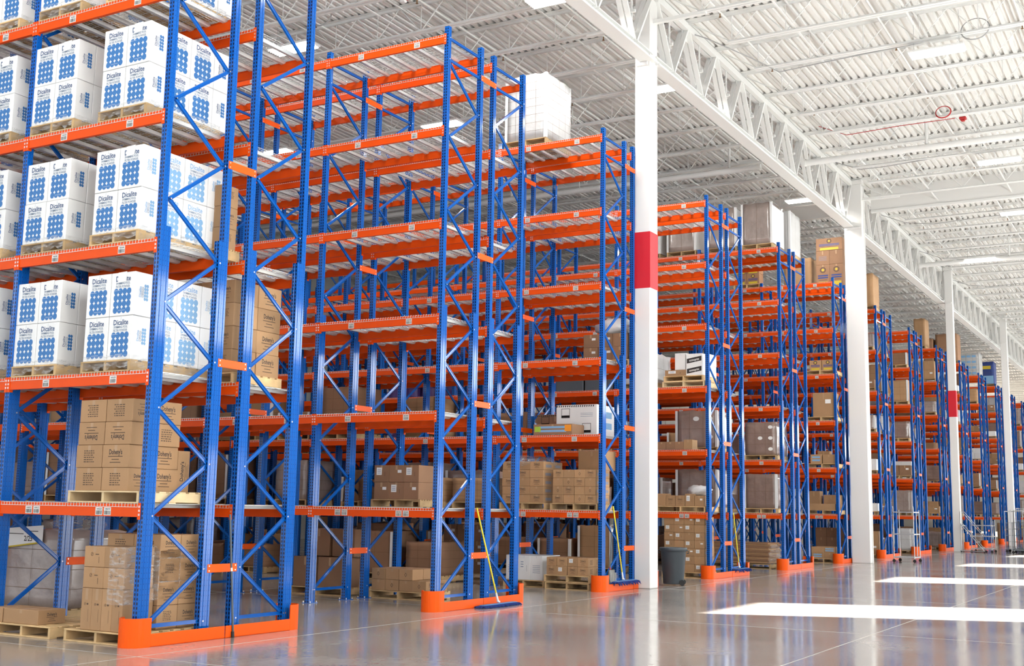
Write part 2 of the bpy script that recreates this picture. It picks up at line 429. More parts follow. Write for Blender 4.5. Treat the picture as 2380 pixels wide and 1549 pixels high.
def frame_pieces(mir):
    """list of (name, MB) of an upright frame, local x from 0 to D; mir mirrors it front to back"""
    X = (lambda x: D - x) if mir else (lambda x: x)
    def xs(a, c): a, c = X(a), X(c); return min(a, c), max(a, c)
    P = []
    P.append(('post', post_mb(*xs(0, .08), HTOP))); P.append(('post', post_mb(*xs(D-.08, D), HTOP)))
    P.append(('reinforcing_post', post_mb(*xs(.082, .158), HREIN))); P.append(('reinforcing_post', post_mb(*xs(D-.158, D-.082), HREIN)))
    nodes = [(.14, .215)]; z = .827; k = 0
    while z < 8.95:
        nodes.append(((D - .13) if k % 2 == 0 else .13, z)); z += .6205; k += 1
    segs = [((.1, .215), (D-.1, .215))] + [(nodes[i], nodes[i+1]) for i in range(len(nodes)-1)] + [((.05, 8.96), (D-.05, 8.96)), ((.05, 9.33), (D-.05, 9.33))]
    for a, c in segs:
        b = MB(); brace(b, (X(a[0]), a[1]), (X(c[0]), c[1]))
        for q in (a, c): bolt(b, X(q[0]), -.001, q[1])
        P.append(('brace', b))
    for x0, x1 in ((-.02, .18), (D-.18, D+.02)):
        b = MB(); x0, x1 = xs(x0, x1); b.box(x0, -.045, 0, x1, PW+.045, .008, M_blue)
        for bx in (x0+.02, x1-.02):
            for by in (-.03, PW+.03): b.tube([(bx, by, .008), (bx, by, .035)], .008, M_bolt, 6)
        P.append(('foot_plate', b))
    return P
FP = [frame_pieces(False), frame_pieces(True)]
def frame_full(mir):
    b = MB()
    for n, q in FP[mir]:
        for v, f, m in [(q.v, q.f, q.m)]:
            o = len(b.v); b.v += v
            for ff, mm in zip(f, m): b.f.append(tuple(i+o for i in ff)); b.m.append(b.mi(q.mats[mm]))
    return b
FPM = [[(n, q.mesh(n)) for n, q in FP[k]] for k in (0, 1)]
FFM = [frame_full(k).mesh('upright_frame') for k in (0, 1)]
def copy_into(b, q, dx, dy, dz):
    o = len(b.v); b.v += [(x+dx, y+dy, z+dz) for x, y, z in q.v]
    for ff, mm in zip(q.f, q.m): b.f.append(tuple(i+o for i in ff)); b.m.append(b.mi(q.mats[mm]))

BL = PITCH_Y - PW                           # clear beam length
def beam_mb(front):
    """step beam along +y, outer face at x=0 looking to -x when front"""
    b = MB(); s = 1 if front else -1
    prof = [(0,-.145),(.045*s,-.145),(.045*s,-.035),(.018*s,-.035),(.018*s,0),(0,0)]
    n = len(prof); vs = [(x, 0, z) for x, z in prof] + [(x, BL, z) for x, z in prof]
    fs = [(i,(i+1)%n,n+(i+1)%n,n+i) for i in range(n)] + [tuple(range(n))[::-1], tuple(range(n,2*n))]
    if front: fs = [tuple(f[::-1]) for f in fs]
    b.add(vs, fs, M_or); return b
def connector_mb(front):
    b = MB(); s = 1 if front else -1
    x0, x1 = sorted((-.008*s, -.002*s)); b.box(x0, -.04, -.175, x1, .004, .012, M_or)
    x0, x1 = sorted((-.008*s, .045*s)); b.box(x0, 0, -.175, x1, .006, .012, M_or)
    for z in (-.03, -.075, -.12):
        for y in (-.027, -.013): b.flat([(-.004,-.012),(.004,-.012),(.004,.012),(-.004,.012)], [(0,1,2,3)], (-.0095*s, y, z), (0,1,0), (0,0,1), M_bolt)
    return b
def conn_at(b, front, y, flip):
    q = connector_mb(front)
    if flip: q.v = [(x, -yy, z) for x, yy, z in q.v]
    copy_into(b, q, 0, y, 0)
BEAM = {}
for fr in (True, False):
    BEAM[fr] = (beam_mb(fr), MB(), MB())
    conn_at(BEAM[fr][1], fr, 0, False); conn_at(BEAM[fr][2], fr, BL, True)
def beam_full(fr):
    b = MB()
    for q in BEAM[fr]: copy_into(b, q, 0, 0, 0)
    return b
BFM = {fr: beam_full(fr).mesh('beam') for fr in BEAM}
BPM = {fr: [q.mesh(n) for q, n in zip(BEAM[fr], ('beam', 'connector', 'connector'))] for fr in BEAM}
def barcode_mb(t=None, seed=0):
    rnd = random.Random(seed); b = MB(); o = (0,0,0); ux = (0,-1,0); uy = (0,0,1)
    b.quad(o, ux, uy, -.058, -.045, .058, .045, M_paper)
    o = (-.001,0,0)
    if t: b.text(t, o, ux, uy, 0, .016, .021, M_black, wmax=.10)
    else:
        for i in range(6): b.quad(o, ux, uy, -.045+.016*i, .016, -.034+.016*i, .034, M_brownink)
    x = -.05
    while x < .046:
        w = rnd.choice((.002, .003, .005)); b.quad(o, ux, uy, x, -.038, x+w, .008, M_black); x += w + rnd.choice((.002, .003, .004))
    return b
def barcode(t, k): return cached(('bar', t, k), lambda: barcode_mb(t, k).mesh('location_label'))

def deck_mb():
    """wire deck for half a bay: grid, front overhang, four channels; x 0..D, y 0..w"""
    b = MB(); w = BL/2 - .015; r = .0027
    n = 24
    for i in range(n):
        y = .012 + i*(w-.024)/(n-1)
        b.bar((-.004, y, .004), (D+.004, y, .004), 2*r, 2*r, M_galv)
        b.bar((-.0045, y, .006), (-.0045, y, -.036), 2*r, 2*r, M_galv, (0,1,0)); b.bar((D+.0045, y, .006), (D+.0045, y, -.036), 2*r, 2*r, M_galv, (0,1,0))
    for i in range(11):
        x = .03 + i*(D-.06)/10; b.bar((x, 0, .0), (x, w, .0), 2*r, 2*r, M_galv)
    b.bar((-.0045, 0, -.036), (-.0045, w, -.036), 2*r, 2*r, M_galv)
    for i in range(4):
        y = w*(.125 + .25*i)
        prof = [(-.042,-.004),(-.026,-.042),(.026,-.042),(.042,-.004),(.038,-.004),(.023,-.038),(-.023,-.038),(-.038,-.004)]
        vs = [(.022, y+a, z) for a, z in prof] + [(D-.022, y+a, z) for a, z in prof]
        fs = [(k,(k+1)%8,8+(k+1)%8,8+k) for k in range(8)] + [(0,1,6,7),(1,2,5,6),(2,3,4,5)] + [(15,14,9,8),(14,13,10,9),(13,12,11,10)]
        b.add(vs, fs, M_chan)
    return b
DK = deck_mb(); DKM = DK.mesh('wire_deck')

def guard_mesh(mir):
    """end-of-rack guard: curved shell round the corner post and a low rail"""
    b = MB(); r, h, t = .165, .32, .012; cx, cy = .02, .065; n = 14
    out = []; inn = []
    for i in range(n + 1):
        a = -PI/2 - PI * i / n
        out.append((cx + r*math.cos(a), cy + r*math.sin(a))); inn.append((cx + (r-t)*math.cos(a), cy + (r-t)*math.sin(a)))
    out = [(cx+.10, cy-r)] + out; inn = [(cx+.10, cy-r+t)] + inn
    prof = out + inn[::-1]; k = len(out)
    vs = [(x,y,0) for x,y in prof] + [(x,y,h) for x,y in prof]; N = len(prof)
    fs = [(i,(i+1)%N,N+(i+1)%N,N+i) for i in range(N)]
    fs += [(N+i, N+i+1, N+N-2-i, N+N-1-i) for i in range(k-1)]
    if mir: vs = [(TW - x, y, z) for x, y, z in vs]
    b.add(vs, fs, M_guard)
    x0, x1 = (cx+.10, TW/2-.008) if not mir else (TW/2+.008, TW-cx-.10)
    b.cbox(x0, cy-r, 0, x1, cy-r+t, .145, M_guard, .002); b.cbox(x0, cy-r, 0, x1, cy-r+.06, .012, M_guard, .002)
    return b.mesh('rack_end_guard')
GM = [guard_mesh(False), guard_mesh(True)]
spb = MB(); spb.cbox(0, 0, -.05, GAP+.15, .012, .05, M_guard, .003)
for x in (.03, GAP+.12):
    for z in (-.028, .028): bolt(spb, x, -.001, z, .009)
SPM = spb.mesh('row_spacer')

def rack(r):
    root = empty('pallet_rack', (XR[r], 0, 0))
    desc = ['nearest blue and orange pallet rack, loaded with dotted white cartons',
            'second pallet rack, blue frame with empty upper shelves, yellow dust mop at its end',
            'third pallet rack, shovel at its end, white pallet load on top',
            'fourth pallet rack, just behind the red-banded white column and grey bin',
            'fifth pallet rack, brown wrapped loads under roof on its top shelf',
            'sixth pallet rack, partly hidden by the wide white column, stacked boxes on top',
            'seventh pallet rack, first rack beyond the wide white column',
            'eighth pallet rack, directly behind the tall steel tube cart',
            'ninth pallet rack, partly hidden by the far red-banded column',
            'tenth pallet rack, behind the steel ladder cart, first past the far red-banded column',
            'eleventh pallet rack, second past the far red-banded column',
            'twelfth pallet rack, third past the far red-banded column, small in the distance',
            'thirteenth pallet rack, dark and distant behind the last visible column',
            'last pallet rack, farthest of the row, behind wire cage trolleys'][r]
    tag(root, desc, 'pallet rack', 'blue and orange pallet racks in a row')
    nb = NB[r]; ni = min(nb, 4)
    far = {'upright_frame': MB(), 'beam': MB(), 'wire_deck': MB()}
    for i in range(nb + 1):
        for side in (0, 1):
            x = 0 if side == 0 else XB_
            y = i*PITCH_Y
            if i <= ni + 4:
                if i == 0 or (i == 1 and r < 4):
                    f = empty('upright_frame', (x, y, 0), parent=root)
                    for n, me in FPM[side]: obj(n, me, f)
                else: obj('upright_frame', FFM[side], root, (x, y, 0))
            else: copy_into(far['upright_frame'], frame_full(side), x, y, 0)
        if i <= ni:
            for z in (.827, 3.315, 5.83, 8.965):
                obj('row_spacer', SPM, root, (D-.075, i*PITCH_Y - .004, z))
    for i in range(nb):
        y = i*PITCH_Y + PW
        for lv, z in enumerate(LV):
            for side in (0, 1):
                x = 0 if side == 0 else XB_
                for fr in (True, False):
                    bx = x if fr else x + D
                    bx += -.003 if fr else .003
                    lab = side == 0 and fr and i < 2
                    if i < ni:
                        if lab and r < 6:
                            b = obj('beam', BPM[fr][0], root, (bx, y, z)); obj('connector', BPM[fr][1], b); obj('connector', BPM[fr][2], b)
                        else: b = obj('beam', BFM[fr], root, (bx, y, z))
                        if lab and r < 7:
                            ys = [(.55, 0), (1.72, 1)] if lv else [(.50, 0), (.64, 1), (1.72, 2), (1.86, 3)]
                            for yy, q in ys:
                                t = None
                                if r == 0: t = '14A0%d%d' % (lv + 1 if not lv else lv + 2, (0 if yy < 1 else 2)) if lv else ('14A010','14A020','14A012','14A022')[q]
                                l = obj('location_label', barcode(t, q + 4*(lv % 2)), b, (-.0015, yy, -.088)); l['label'] = 'white barcode label on the beam'
                    else: copy_into(far['beam'], beam_mb(fr), bx, y, z)
                for hlf in (0, 1):
                    dy = y + .005 + hlf * BL/2
                    if i < ni: obj('wire_deck', DKM, root, (x, dy, z + .002))
                    else:
                        q = far['wire_deck']; q.quad((x, dy, z), (1,0,0), (0,1,0), 0, 0, D, .001, M_galv)
                        for c in range(4): q.box(x+.02, dy + BL/2*(.125+.25*c) - .03, z-.04, x+D-.02, dy + BL/2*(.125+.25*c) + .03, z-.003, M_chan)
                        for c in range(8): q.box(x, dy + BL/2*(c+.5)/8 - .003, z-.003, x+D, dy + BL/2*(c+.5)/8 + .003, z+.003, M_galv)
    for n, q in far.items():
        if q.v: q.build(n, root)['kind'] = 'stuff'
    for k in (0, 1):
        g = obj('rack_end_guard', GM[k], None, (XR[r], 0, 0))
        tag(g, ('orange steel corner guard at the %s foot of the %s rack' % (('front', 'rear')[k], ORD[r])), 'rack guard', 'orange floor guards at the rack ends')
    return root
for r in range(14): rack(r)
# ------------------------------------------------------------------ stock: cartons, pallets, wrapped loads
FR = ((0,-1,0), (0,0,1)); SD = ((1,0,0), (0,0,1))
def p_dots(b, o, ux, uy, w, h, pale=False):
    k = min(w/.40, h/.52); ink = M_inkp if pale else M_ink; lg = M_inkp if pale else M_logo
    b.text('Dicalite', o, ux, uy, 0, h-.105*k, .062*k, lg, wmax=.25*k)
    b.text('SWIMMING POOL', o, ux, uy, 0, h-.145*k, .029*k, M_inkg, wmax=.235*k)
    b.text('FILTER POWDER', o, ux, uy, 0, h-.185*k, .029*k, M_inkg, wmax=.235*k)
    for i in range(4):
        for j in range(4): b.disc(o, ux, uy, (i-1.5)*.072*k, .068*k + j*.075*k, .0375*k, .0395*k, ink, 16)
    q = Vector(o) + Vector(ux).cross(Vector(uy))*.0008
    b.quad(q, ux, uy, -.14*k, .305*k, -.04*k, .3075*k, M_white); b.quad(q, ux, uy, -.06*k, .064*k, .06*k, .0665*k, M_white)
def p_dots_narrow(b, o, ux, uy, w, h, pale=False):
    ink = M_inkp if pale else M_ink; top = h*.74
    for i in range(2):
        for j in range(5): b.disc(o, ux, uy, .045 + (i-.5)*.034, top - .04*j - .02, .0175, .020, ink, 12)
    # lettering running up the side
    u2 = uy; v2 = tuple(-c for c in ux)
    c = Vector(o) + Vector(ux)*(-.035) + Vector(uy)*(top-.10)
    b.text('Dicalite', c, u2, v2, 0, .0, .03, M_inkp if pale else M_logo, wmax=.14); b.text('SWIMMING POOL', c, u2, v2, 0, -.022, .014, M_inkg, wmax=.13); b.text('FILTER POWDER', c, u2, v2, 0, -.042, .014, M_inkg, wmax=.13)
def p_box(b, o, ux, uy, w, h, pale=False):
    x0 = -.06
    for a, c, d, e in ((x0,.12,x0+.2,.124),(x0,.32,x0+.2,.324),(x0,.12,x0+.004,.324)): b.quad(o, ux, uy, a, c, d, e, M_inkg)
    b.text('Dicalite', o, ux, uy, x0+.11, .255, .05, M_logo, wmax=.2)
    for j in range(5): b.quad(o, ux, uy, x0+.02, .16+.018*j, x0+.17, .165+.018*j, M_inkp)
    b.quad(o, ux, uy, 0, .03, .12, .09, M_inkp); b.quad(o, ux, uy, 0, .40, .10, .46, M_inkp)
def p_doh(b, o, ux, uy, w, h, flip=False):
    o = Vector(o)
    if flip: o = o + Vector(uy)*h; ux = tuple(-c for c in ux); uy = tuple(-c for c in uy)
    k = min(w/.44, h/.265)
    b.text("Doheny's", o, ux, uy, 0, h*.58, .058*k, M_black, wmax=.22*k)
    for j, ww in enumerate((.12, .06, .09)): b.quad(o, ux, uy, -ww*k, h*(.47-.13*j), ww*k, h*(.47-.13*j)+.009*k, M_brownink)
def p_doh_up(b, o, ux, uy, w, h):
    c = Vector(o) + Vector(uy)*(h*.5); v2 = tuple(-q for q in ux)
    b.text("Doheny's", c, uy, v2, 0, .0, .055, M_black, wmax=.24)
    for j, ww in enumerate((.11, .07, .09)): b.quad(c, uy, v2, -ww, -.03-.022*j, ww, -.024-.022*j, M_brownink)
def p_spec(b, o, ux, uy, w, h, flip=False):
    o = Vector(o)
    if flip: o = o + Vector(uy)*h; ux = tuple(-c for c in ux); uy = tuple(-c for c in uy)
    rnd = random.Random(int(w*1000)); k = min(w/.44, h/.265)
    for j in range(6):
        y = h*.72 - j*.026*k; x = -.085*k
        while x < .07*k:
            ww = rnd.uniform(.012, .04)*k; b.quad(o, ux, uy, x, y, min(x+ww, .09*k), y+.012*k, M_brownink); x += ww + .010*k
def p_sym(b, o, ux, uy, w, h):
    for cx, cy in ((-w*.12, h*.62),):
        n = 16; r = min(w, h)*.09
        vs = [(cx+r*math.cos(2*PI*i/n), cy+r*math.sin(2*PI*i/n)) for i in range(n)] + [(cx+r*.75*math.cos(2*PI*i/n), cy+r*.75*math.sin(2*PI*i/n)) for i in range(n)]
        b.flat(vs, [(i,(i+1)%n,n+(i+1)%n,n+i) for i in range(n)], o, ux, uy, M_brownink)
        b.flat([(cx-r*.5,cy-r*.3),(cx-r*.3,cy-r*.5),(cx+r*.5,cy+r*.3),(cx+r*.3,cy+r*.5)], [(0,1,2,3)], o, ux, uy, M_brownink)
    b.quad(o, ux, uy, w*.05, h*.60, w*.22, h*.64, M_brownink); b.quad(o, ux, uy, w*.22, h*.2, w*.24, h*.5, M_brownink)
def p_dia(b, o, ux, uy, w, h):
    r = min(w, h)*.2
    b.flat([(0,h*.5-r),(r*.7,h*.5),(0,h*.5+r),(-r*.7,h*.5),(0,h*.5-r*.75),(r*.5,h*.5),(0,h*.5+r*.75),(-r*.5,h*.5)], [(0,1,5,4),(1,2,6,5),(2,3,7,6),(3,0,4,7)], o, ux, uy, M_black)
def p_lab(b, o, ux, uy, w, h):
    b.quad(o, ux, uy, -w*.34, h*.42, w*.02, h*.86, M_paper)
    q = Vector(o) + Vector(ux).cross(Vector(uy))*.0006
    for j in range(3): b.quad(q, ux, uy, -w*.28, h*(.52+.1*j), -w*.05, h*(.55+.1*j), M_inkg)
    b.quad(o, ux, uy, w*.22, h*.35, w*.235, h*.6, M_black)
def p_small(b, o, ux, uy, w, h): b.quad(o, ux, uy, w*.08, h*.55, w*.34, h*.72, M_paper)
def p_oval(b, o, ux, uy, w, h): b.disc(o, ux, uy, 0, h*.55, min(w*.22,.1), min(h*.16,.06), M_paper)
def p_gear(b, o, ux, uy, w, h):
    """plain toothed ring above two lines of print and a yellow panel"""
    r = min(w*.2, h*.17); cy = h*.76; n = 12; vs = []
    for i in range(n*2): rr = r*(1.0 if i % 2 else 1.28); vs.append((rr*math.cos(PI*i/n), cy+rr*math.sin(PI*i/n)))
    b.flat(vs, [tuple(range(n*2))], o, ux, uy, M_brownink)
    q = Vector(o) + Vector(ux).cross(Vector(uy))*.0006
    b.disc(q, ux, uy, 0, cy, r*.72, r*.72, M_cardd)
    b.disc(q + Vector(ux).cross(Vector(uy))*.0006, ux, uy, 0, cy, r*.45, r*.45, M_yel)
    b.quad(o, ux, uy, -w*.38, h*.47, w*.38, h*.53, M_bluec); b.quad(o, ux, uy, -w*.38, h*.37, w*.38, h*.43, M_bluec)
    b.quad(o, ux, uy, -w*.3, h*.29, w*.3, h*.31, M_brownink); b.quad(o, ux, uy, -w*.35, h*.04, w*.35, h*.22, M_yel)
def p_band(b, o, ux, uy, w, h):
    """black label with pale lettering, twice, slightly raked"""
    for z in (.55, .08):
        b.flat([(-w*.45,h*z),(w*.45,h*(z+.12)),(w*.45,h*(z+.34)),(-w*.45,h*(z+.22))], [(0,1,2,3)], o, ux, uy, M_black)
        q = Vector(o) + Vector(ux).cross(Vector(uy))*.0008
        b.text('econoprint', q, (Vector(ux)+Vector(uy)*.13).normalized(), uy, 0, h*(z+.12), h*.11, M_paper, wmax=w*.62)
def p_hazard(b, o, ux, uy, w, h):
    n = int(w/.05)
    for i in range(n):
        x = -w/2 + .05*i; b.flat([(x,h*.93),(x+.025,h*.93),(x+.035,h*.985),(x+.01,h*.985)], [(0,1,2,3)], o, ux, uy, M_black)
    for cx, cy in ((-w*.27, .72), (w*.25, .24)):
        for e in ((-.1,.04,.1,.065), (-.1,.2,.1,.21), (-.1,.04,-.09,.21), (.09,.04,.1,.21)): b.quad(o, ux, uy, cx+e[0], h*cy-.1+e[1], cx+e[2], h*cy-.1+e[3], M_black)
        b.quad(o, ux, uy, cx-.1, h*cy-.09, cx+.1, h*cy-.035, M_black)
    for j in range(3): b.quad(o, ux, uy, w*.1, h*(.62+.05*j), w*.4, h*(.63+.05*j), M_inkg)
def p_lines(b, o, ux, uy, w, h):
    for j in range(5): b.quad(o, ux, uy, -w*.3, h*(.3+.07*j), w*.3, h*(.3+.07*j)+.008, M_inkg)
def p_blue(b, o, ux, uy, w, h):
    for j in range(2): b.quad(o, ux, uy, -w*.35, h*(.25+.35*j), w*.35, h*(.45+.35*j), M_inkp)
PRINT = {'dots': p_dots, 'dotsn': p_dots_narrow, 'panel': p_box, 'doh': p_doh, 'dohf': lambda *a: p_doh(*a, flip=True), 'dohu': p_doh_up, 'spec': p_spec, 'specf': lambda *a: p_spec(*a, flip=True),
         'sym': p_sym, 'dia': p_dia, 'lab': p_lab, 'small': p_small, 'oval': p_oval, 'gear': p_gear, 'band': p_band, 'haz': p_hazard, 'lines': p_lines, 'blue': p_blue, 'dotsp': lambda *a: p_dots(*a, pale=True), 'dotsnp': lambda *a: p_dots_narrow(*a, pale=True)}
BOARD = {'k': M_card, 'b': M_cardd, 'w': M_white, 'n': M_bluec, 'd': M_dark}
def carton_mesh(sx, sy, sz, board, front, side):
    def mk():
        b = MB(); b.cbox(0, 0, 0, sx, sy, sz, BOARD[board], .005)
        if board in 'kb':
            b.quad((-.0006, sy/2, 0), *FR, -.022, sz*.72, .022, sz-.005, M_tape); b.quad((0, sy/2, sz+.0006), (1,0,0), (0,1,0), .005, -.025, sx-.005, .025, M_tape)
        else:
            b.quad((-.0006, sy/2, 0), *FR, -.0015, sz*.9, .0015, sz-.01, M_inkg)
        if front: PRINT[front](b, (-.0012, sy/2, 0), *FR, sy, sz)
        if side: PRINT[side](b, (sx/2, -.0012, 0), *SD, sx, sz)
        return b.mesh('carton')
    return cached(('carton', round(sx,3), round(sy,3), round(sz,3), board, front, side), mk)
NC = {'w': 0, 'k': 0}
def carton(x, y, z, sx, sy, sz, board, front, side, label, group, rz=0., name=None):
    nm = name or ('white_carton' if board == 'w' else 'cardboard_carton')
    o = obj(nm, carton_mesh(sx, sy, sz, board, front, side), None, (x, y, z), rz)
    NC['w' if board == 'w' else 'k'] += 1
    return tag(o, label, 'box', group)

def pallet_mb(sx, sy, m, h=.14, seed=0):
    rnd = random.Random(seed); b = MB()
    for y in (0, sy/2-.019, sy-.038):
        b.box(.005, y, .018, sx-.005, y+.038, h-.018, m)
    n = 7; w = sx/n*.72
    for i in range(n):
        x = i*(sx-w)/(n-1); b.cbox(x, 0, h-.018, x+w, sy, h + rnd.uniform(-.001, .001), m, .003)
    for i in range(3):
        x = i*(sx-.11)/2; b.cbox(x, 0, 0, x+.11, sy, .018, m, .003)
    return b
def pallet(x, y, z, sx, sy, label, group='wooden pallets on the racks', pale=False, seed=0):
    me = cached(('pal', round(sx,2), round(sy,2), pale, seed % 3), lambda: pallet_mb(sx, sy, M_woodp if pale else M_wood, seed=seed).mesh('pallet'))
    return tag(obj('pallet', me, None, (x, y, z)), label, 'pallet', group)

def wavy_skirt(x, y, z, sx, sy, label, seed):
    """ruffled end of the clear film round the foot of a load"""
    rnd = random.Random(seed); b = MB(); rings = []; N = 64
    per = []
    for i in range(N):
        t = i/N*4
        if t < 1: p = (-.006, sy*(1-t)); nrm = (-1,0)
        elif t < 2: p = (sx*(t-1), -.006); nrm = (0,-1)
        elif t < 3: p = (sx+.006, sy*(t-2)); nrm = (1,0)
        else: p = (sx*(4-t), sy+.006); nrm = (0,1)
        per.append((p, nrm))
    zz = (-.10, -.05, .0, .06)
    ph = [rnd.uniform(-1, 1) for _ in range(N)]
    vs = []
    for k, h in enumerate(zz):
        for i, (p, nrm) in enumerate(per):
            a = (.012 if k == 0 else .009 if k == 1 else .003 if k == 2 else .001) * (1 + ph[(i*7+k*3) % N])
            vs.append((p[0]+nrm[0]*a, p[1]+nrm[1]*a, h + (ph[i]*.03 if k == 0 else 0)))
    fs = [(k*N+i, k*N+(i+1)%N, (k+1)*N+(i+1)%N, (k+1)*N+i) for k in range(3) for i in range(N)]
    b.add(vs, fs, M_film)
    tag(b.build('stretch_wrap', None, (x, y, z), smooth=True), label, 'plastic wrap', 'clear film round the white loads')

# white dotted cartons on the nearest rack
X0 = XR[0]
def white_pallet(lv, pi, y0):
    z = LV[lv] + .006; pn = ('near-end', 'middle', 'far-left')[pi]; where = '%s pallet, %s of nearest rack' % (pn, SHELF[lv+1])
    pallet(X0 + .0, y0 - .012, z, 1.27, .835, 'wooden pallet under white dotted cartons, %s pallet, %s of nearest rack' % (pn, SHELF[lv+1]), 'pallets under the white dotted cartons', seed=pi)
    zb = z + .142; g = 'white cartons printed with blue dots'
    jit = random.Random(lv*10+pi)
    for k in range(2 if lv < 4 else 1):
        ln = ('lower', 'upper')[k]; zz = zb + k*.527
        x = X0 + .02 + jit.uniform(-.006, .006)
        pale = lv in (2, 1) and pi == 0  # sun washout put into the print colour of these side faces
        sd = lambda s: s + 'p' if pale and s != 'panel' else s
        carton(x, y0 + .408, zz, .27, .400, .523, 'w', 'dots', None, 'white dotted carton, %s front away from the aisle, %s' % (ln, where), g)
        a = carton(x, y0, zz, .27, .400, .523, 'w', 'dots', sd('dotsn'), 'white dotted carton, %s front corner, %s' % (ln, where), g)
        if k == 1 and lv in (1, 2, 3):
            b = MB(); b.flat([(-.07,.40),(.07,.41),(.08,.53),(-.065,.525)], [(0,1,2,3)], (-.003, .22, 0), *FR, M_paper)
            b.build('paper_slip', a)['label'] = 'blank white paper slip stuck over the print'
        s1 = 'panel' if pi else sd('dots')
        carton(x + .275, y0, zz, .405, .27, .523, 'w', None, s1, 'white dotted carton, %s side second from front, %s' % (ln, where), g)
        carton(x + .685, y0, zz, .405, .27, .523, 'w', None, sd('dots'), 'white dotted carton, %s side third from front, %s' % (ln, where), g)
        carton(x + 1.095, y0, zz, .145, .27, .523, 'w', None, None, 'white carton, %s side at the back, %s' % (ln, where), g) if pi else carton(x + 1.095, y0, zz, .27, .400, .523, 'w', None, sd('dotsn'), 'white carton, %s side at the back, %s' % (ln, where), g)
    wavy_skirt(X0 + .02, y0, zb, 1.24, .81, 'clear crumpled film round the foot of white cartons, %s pallet, %s' % (pn, SHELF[lv+1]), lv*3+pi)
for lv in (1, 2, 3, 4):
    for pi, y0 in ((0, .395), (1, 1.67), (2, 2.87)): white_pallet(lv, pi, y0)

# kraft cartons with black lettering on the lowest shelf
z = LV[0] + .006
pallet(X0 + .0, .10, z, 1.05, 1.18, 'pale new pallet under kraft cartons on the lowest shelf of nearest rack', pale=True)
zb = z + .142; GK = 'kraft cartons on the lowest shelf of the nearest rack'
for k, (f0, f1, s) in enumerate((('spec', 'spec', 'doh'), ('doh', 'spec', 'doh'), ('dohf', 'dohf', 'spec'), ('specf', 'specf', 'doh'))):
    ln = ('bottom', 'second', 'third', 'top')[k]; zz = zb + k*.268; dx = (0, -.02, .0, .02)[k]; dy = (.0, .012, -.004, -.01)[k]
    carton(X0+.04, .33+dy, zz, .33, .436, .265, 'k', f0, 'doh' if k == 0 else 'dohf' if k == 3 else None, 'kraft carton, %s layer, front right of stack on lowest shelf, nearest rack' % ln, GK)
    carton(X0+.04, .775+dy, zz, .33, .436, .265, 'k', f1, None, 'kraft carton, %s layer, front left of stack on lowest shelf, nearest rack' % ln, GK)
    carton(X0+.375, .335+dy, zz, .44, .33, .265, 'k', None, s, 'kraft carton, %s layer, side of stack behind the post, lowest shelf, nearest rack' % ln, GK)
carton(X0+.83, .36, zb, .2, .3, .5, 'k', None, 'dohu', 'kraft carton stood on end at the back of lowest shelf stack, nearest rack', GK)

# wrapped kraft cartons on the floor under the nearest rack
pallet(X0 - .03, .10, 0, 1.15, 1.05, 'weathered pallet under the film wrapped kraft cartons on floor, nearest rack', seed=1)
zb = .142; GF = 'kraft cartons on the floor pallet of the nearest rack'
for i in range(4):
    carton(X0+.0, .25+.168*i, zb, .46, .166, .47, 'k', 'sym', 'dohu' if i == 0 else None, 'tall kraft carton, %s from the corner, bottom row of floor stack, nearest rack' % ('first', 'second', 'third', 'fourth')[i], GF)
for k in range(2):
    for i in range(2):
        carton(X0+.0, .25+.335*i, zb+.473+.238*k, .44, .333, .235, 'k', 'sym', 'lines' if i == 0 else None, 'flat kraft carton, %s row %s, front of floor stack, nearest rack' % (('third', 'fourth')[k], ('right', 'left')[i]), GF)
for k in range(4):
    for j in range(2):
        carton(X0+.475+.33*j, .20, zb+k*.272, .325, .44, .269, 'k', ('doh' if k == 3 and j == 0 else None), 'doh' if j or k % 2 else 'spec', 'kraft carton, %s layer, %s column behind corner post, floor stack, nearest rack' % (('bottom', 'second', 'third', 'top')[k], ('inner', 'outer')[j]), GF)
carton(X0+.475, .645, zb+3*.272, .325, .44, .269, 'k', 'spec', None, 'kraft carton, top layer, rear left of floor stack under the nearest rack', GF)
carton(X0+.475, .645, zb+2*.272, .325, .44, .269, 'k', None, None, 'kraft carton, third layer, rear left of floor stack under the nearest rack', GF)
b = MB(); b.add([(-.004,.25,.3),(-.004,-.006,.3),(.47,-.006,.32),(.47,-.05,.35),(1.14,-.05,.32),
                 (-.004,.25,.93),(-.004,-.006,.955),(.44,-.006,.96),(.47,-.05,.9),(1.14,-.05,.93)], [(0,1,6,5),(1,2,7,6),(2,3,8,7),(3,4,9,8)], M_film)
tag(b.build('stretch_wrap', None, (X0, .25, zb)), 'clear stretch film wound round the kraft cartons on floor, nearest rack', 'plastic wrap')
# half empty pallet with one flat carton, and the wrapped load behind
pallet(X0 - .05, 1.36, 0, 1.1, 1.02, 'mostly empty pallet with one flat carton on floor, nearest rack', seed=2)
carton(X0 - .02, 1.62, .142, .40, .62, .17, 'k', None, 'doh', 'single flat kraft carton lying on the mostly empty floor pallet, nearest rack', None)
carton(X0 - .02, 2.26, .142, .40, .35, .17, 'k', None, None, 'flat kraft carton at the picture edge beside the mostly empty pallet, nearest rack', None)

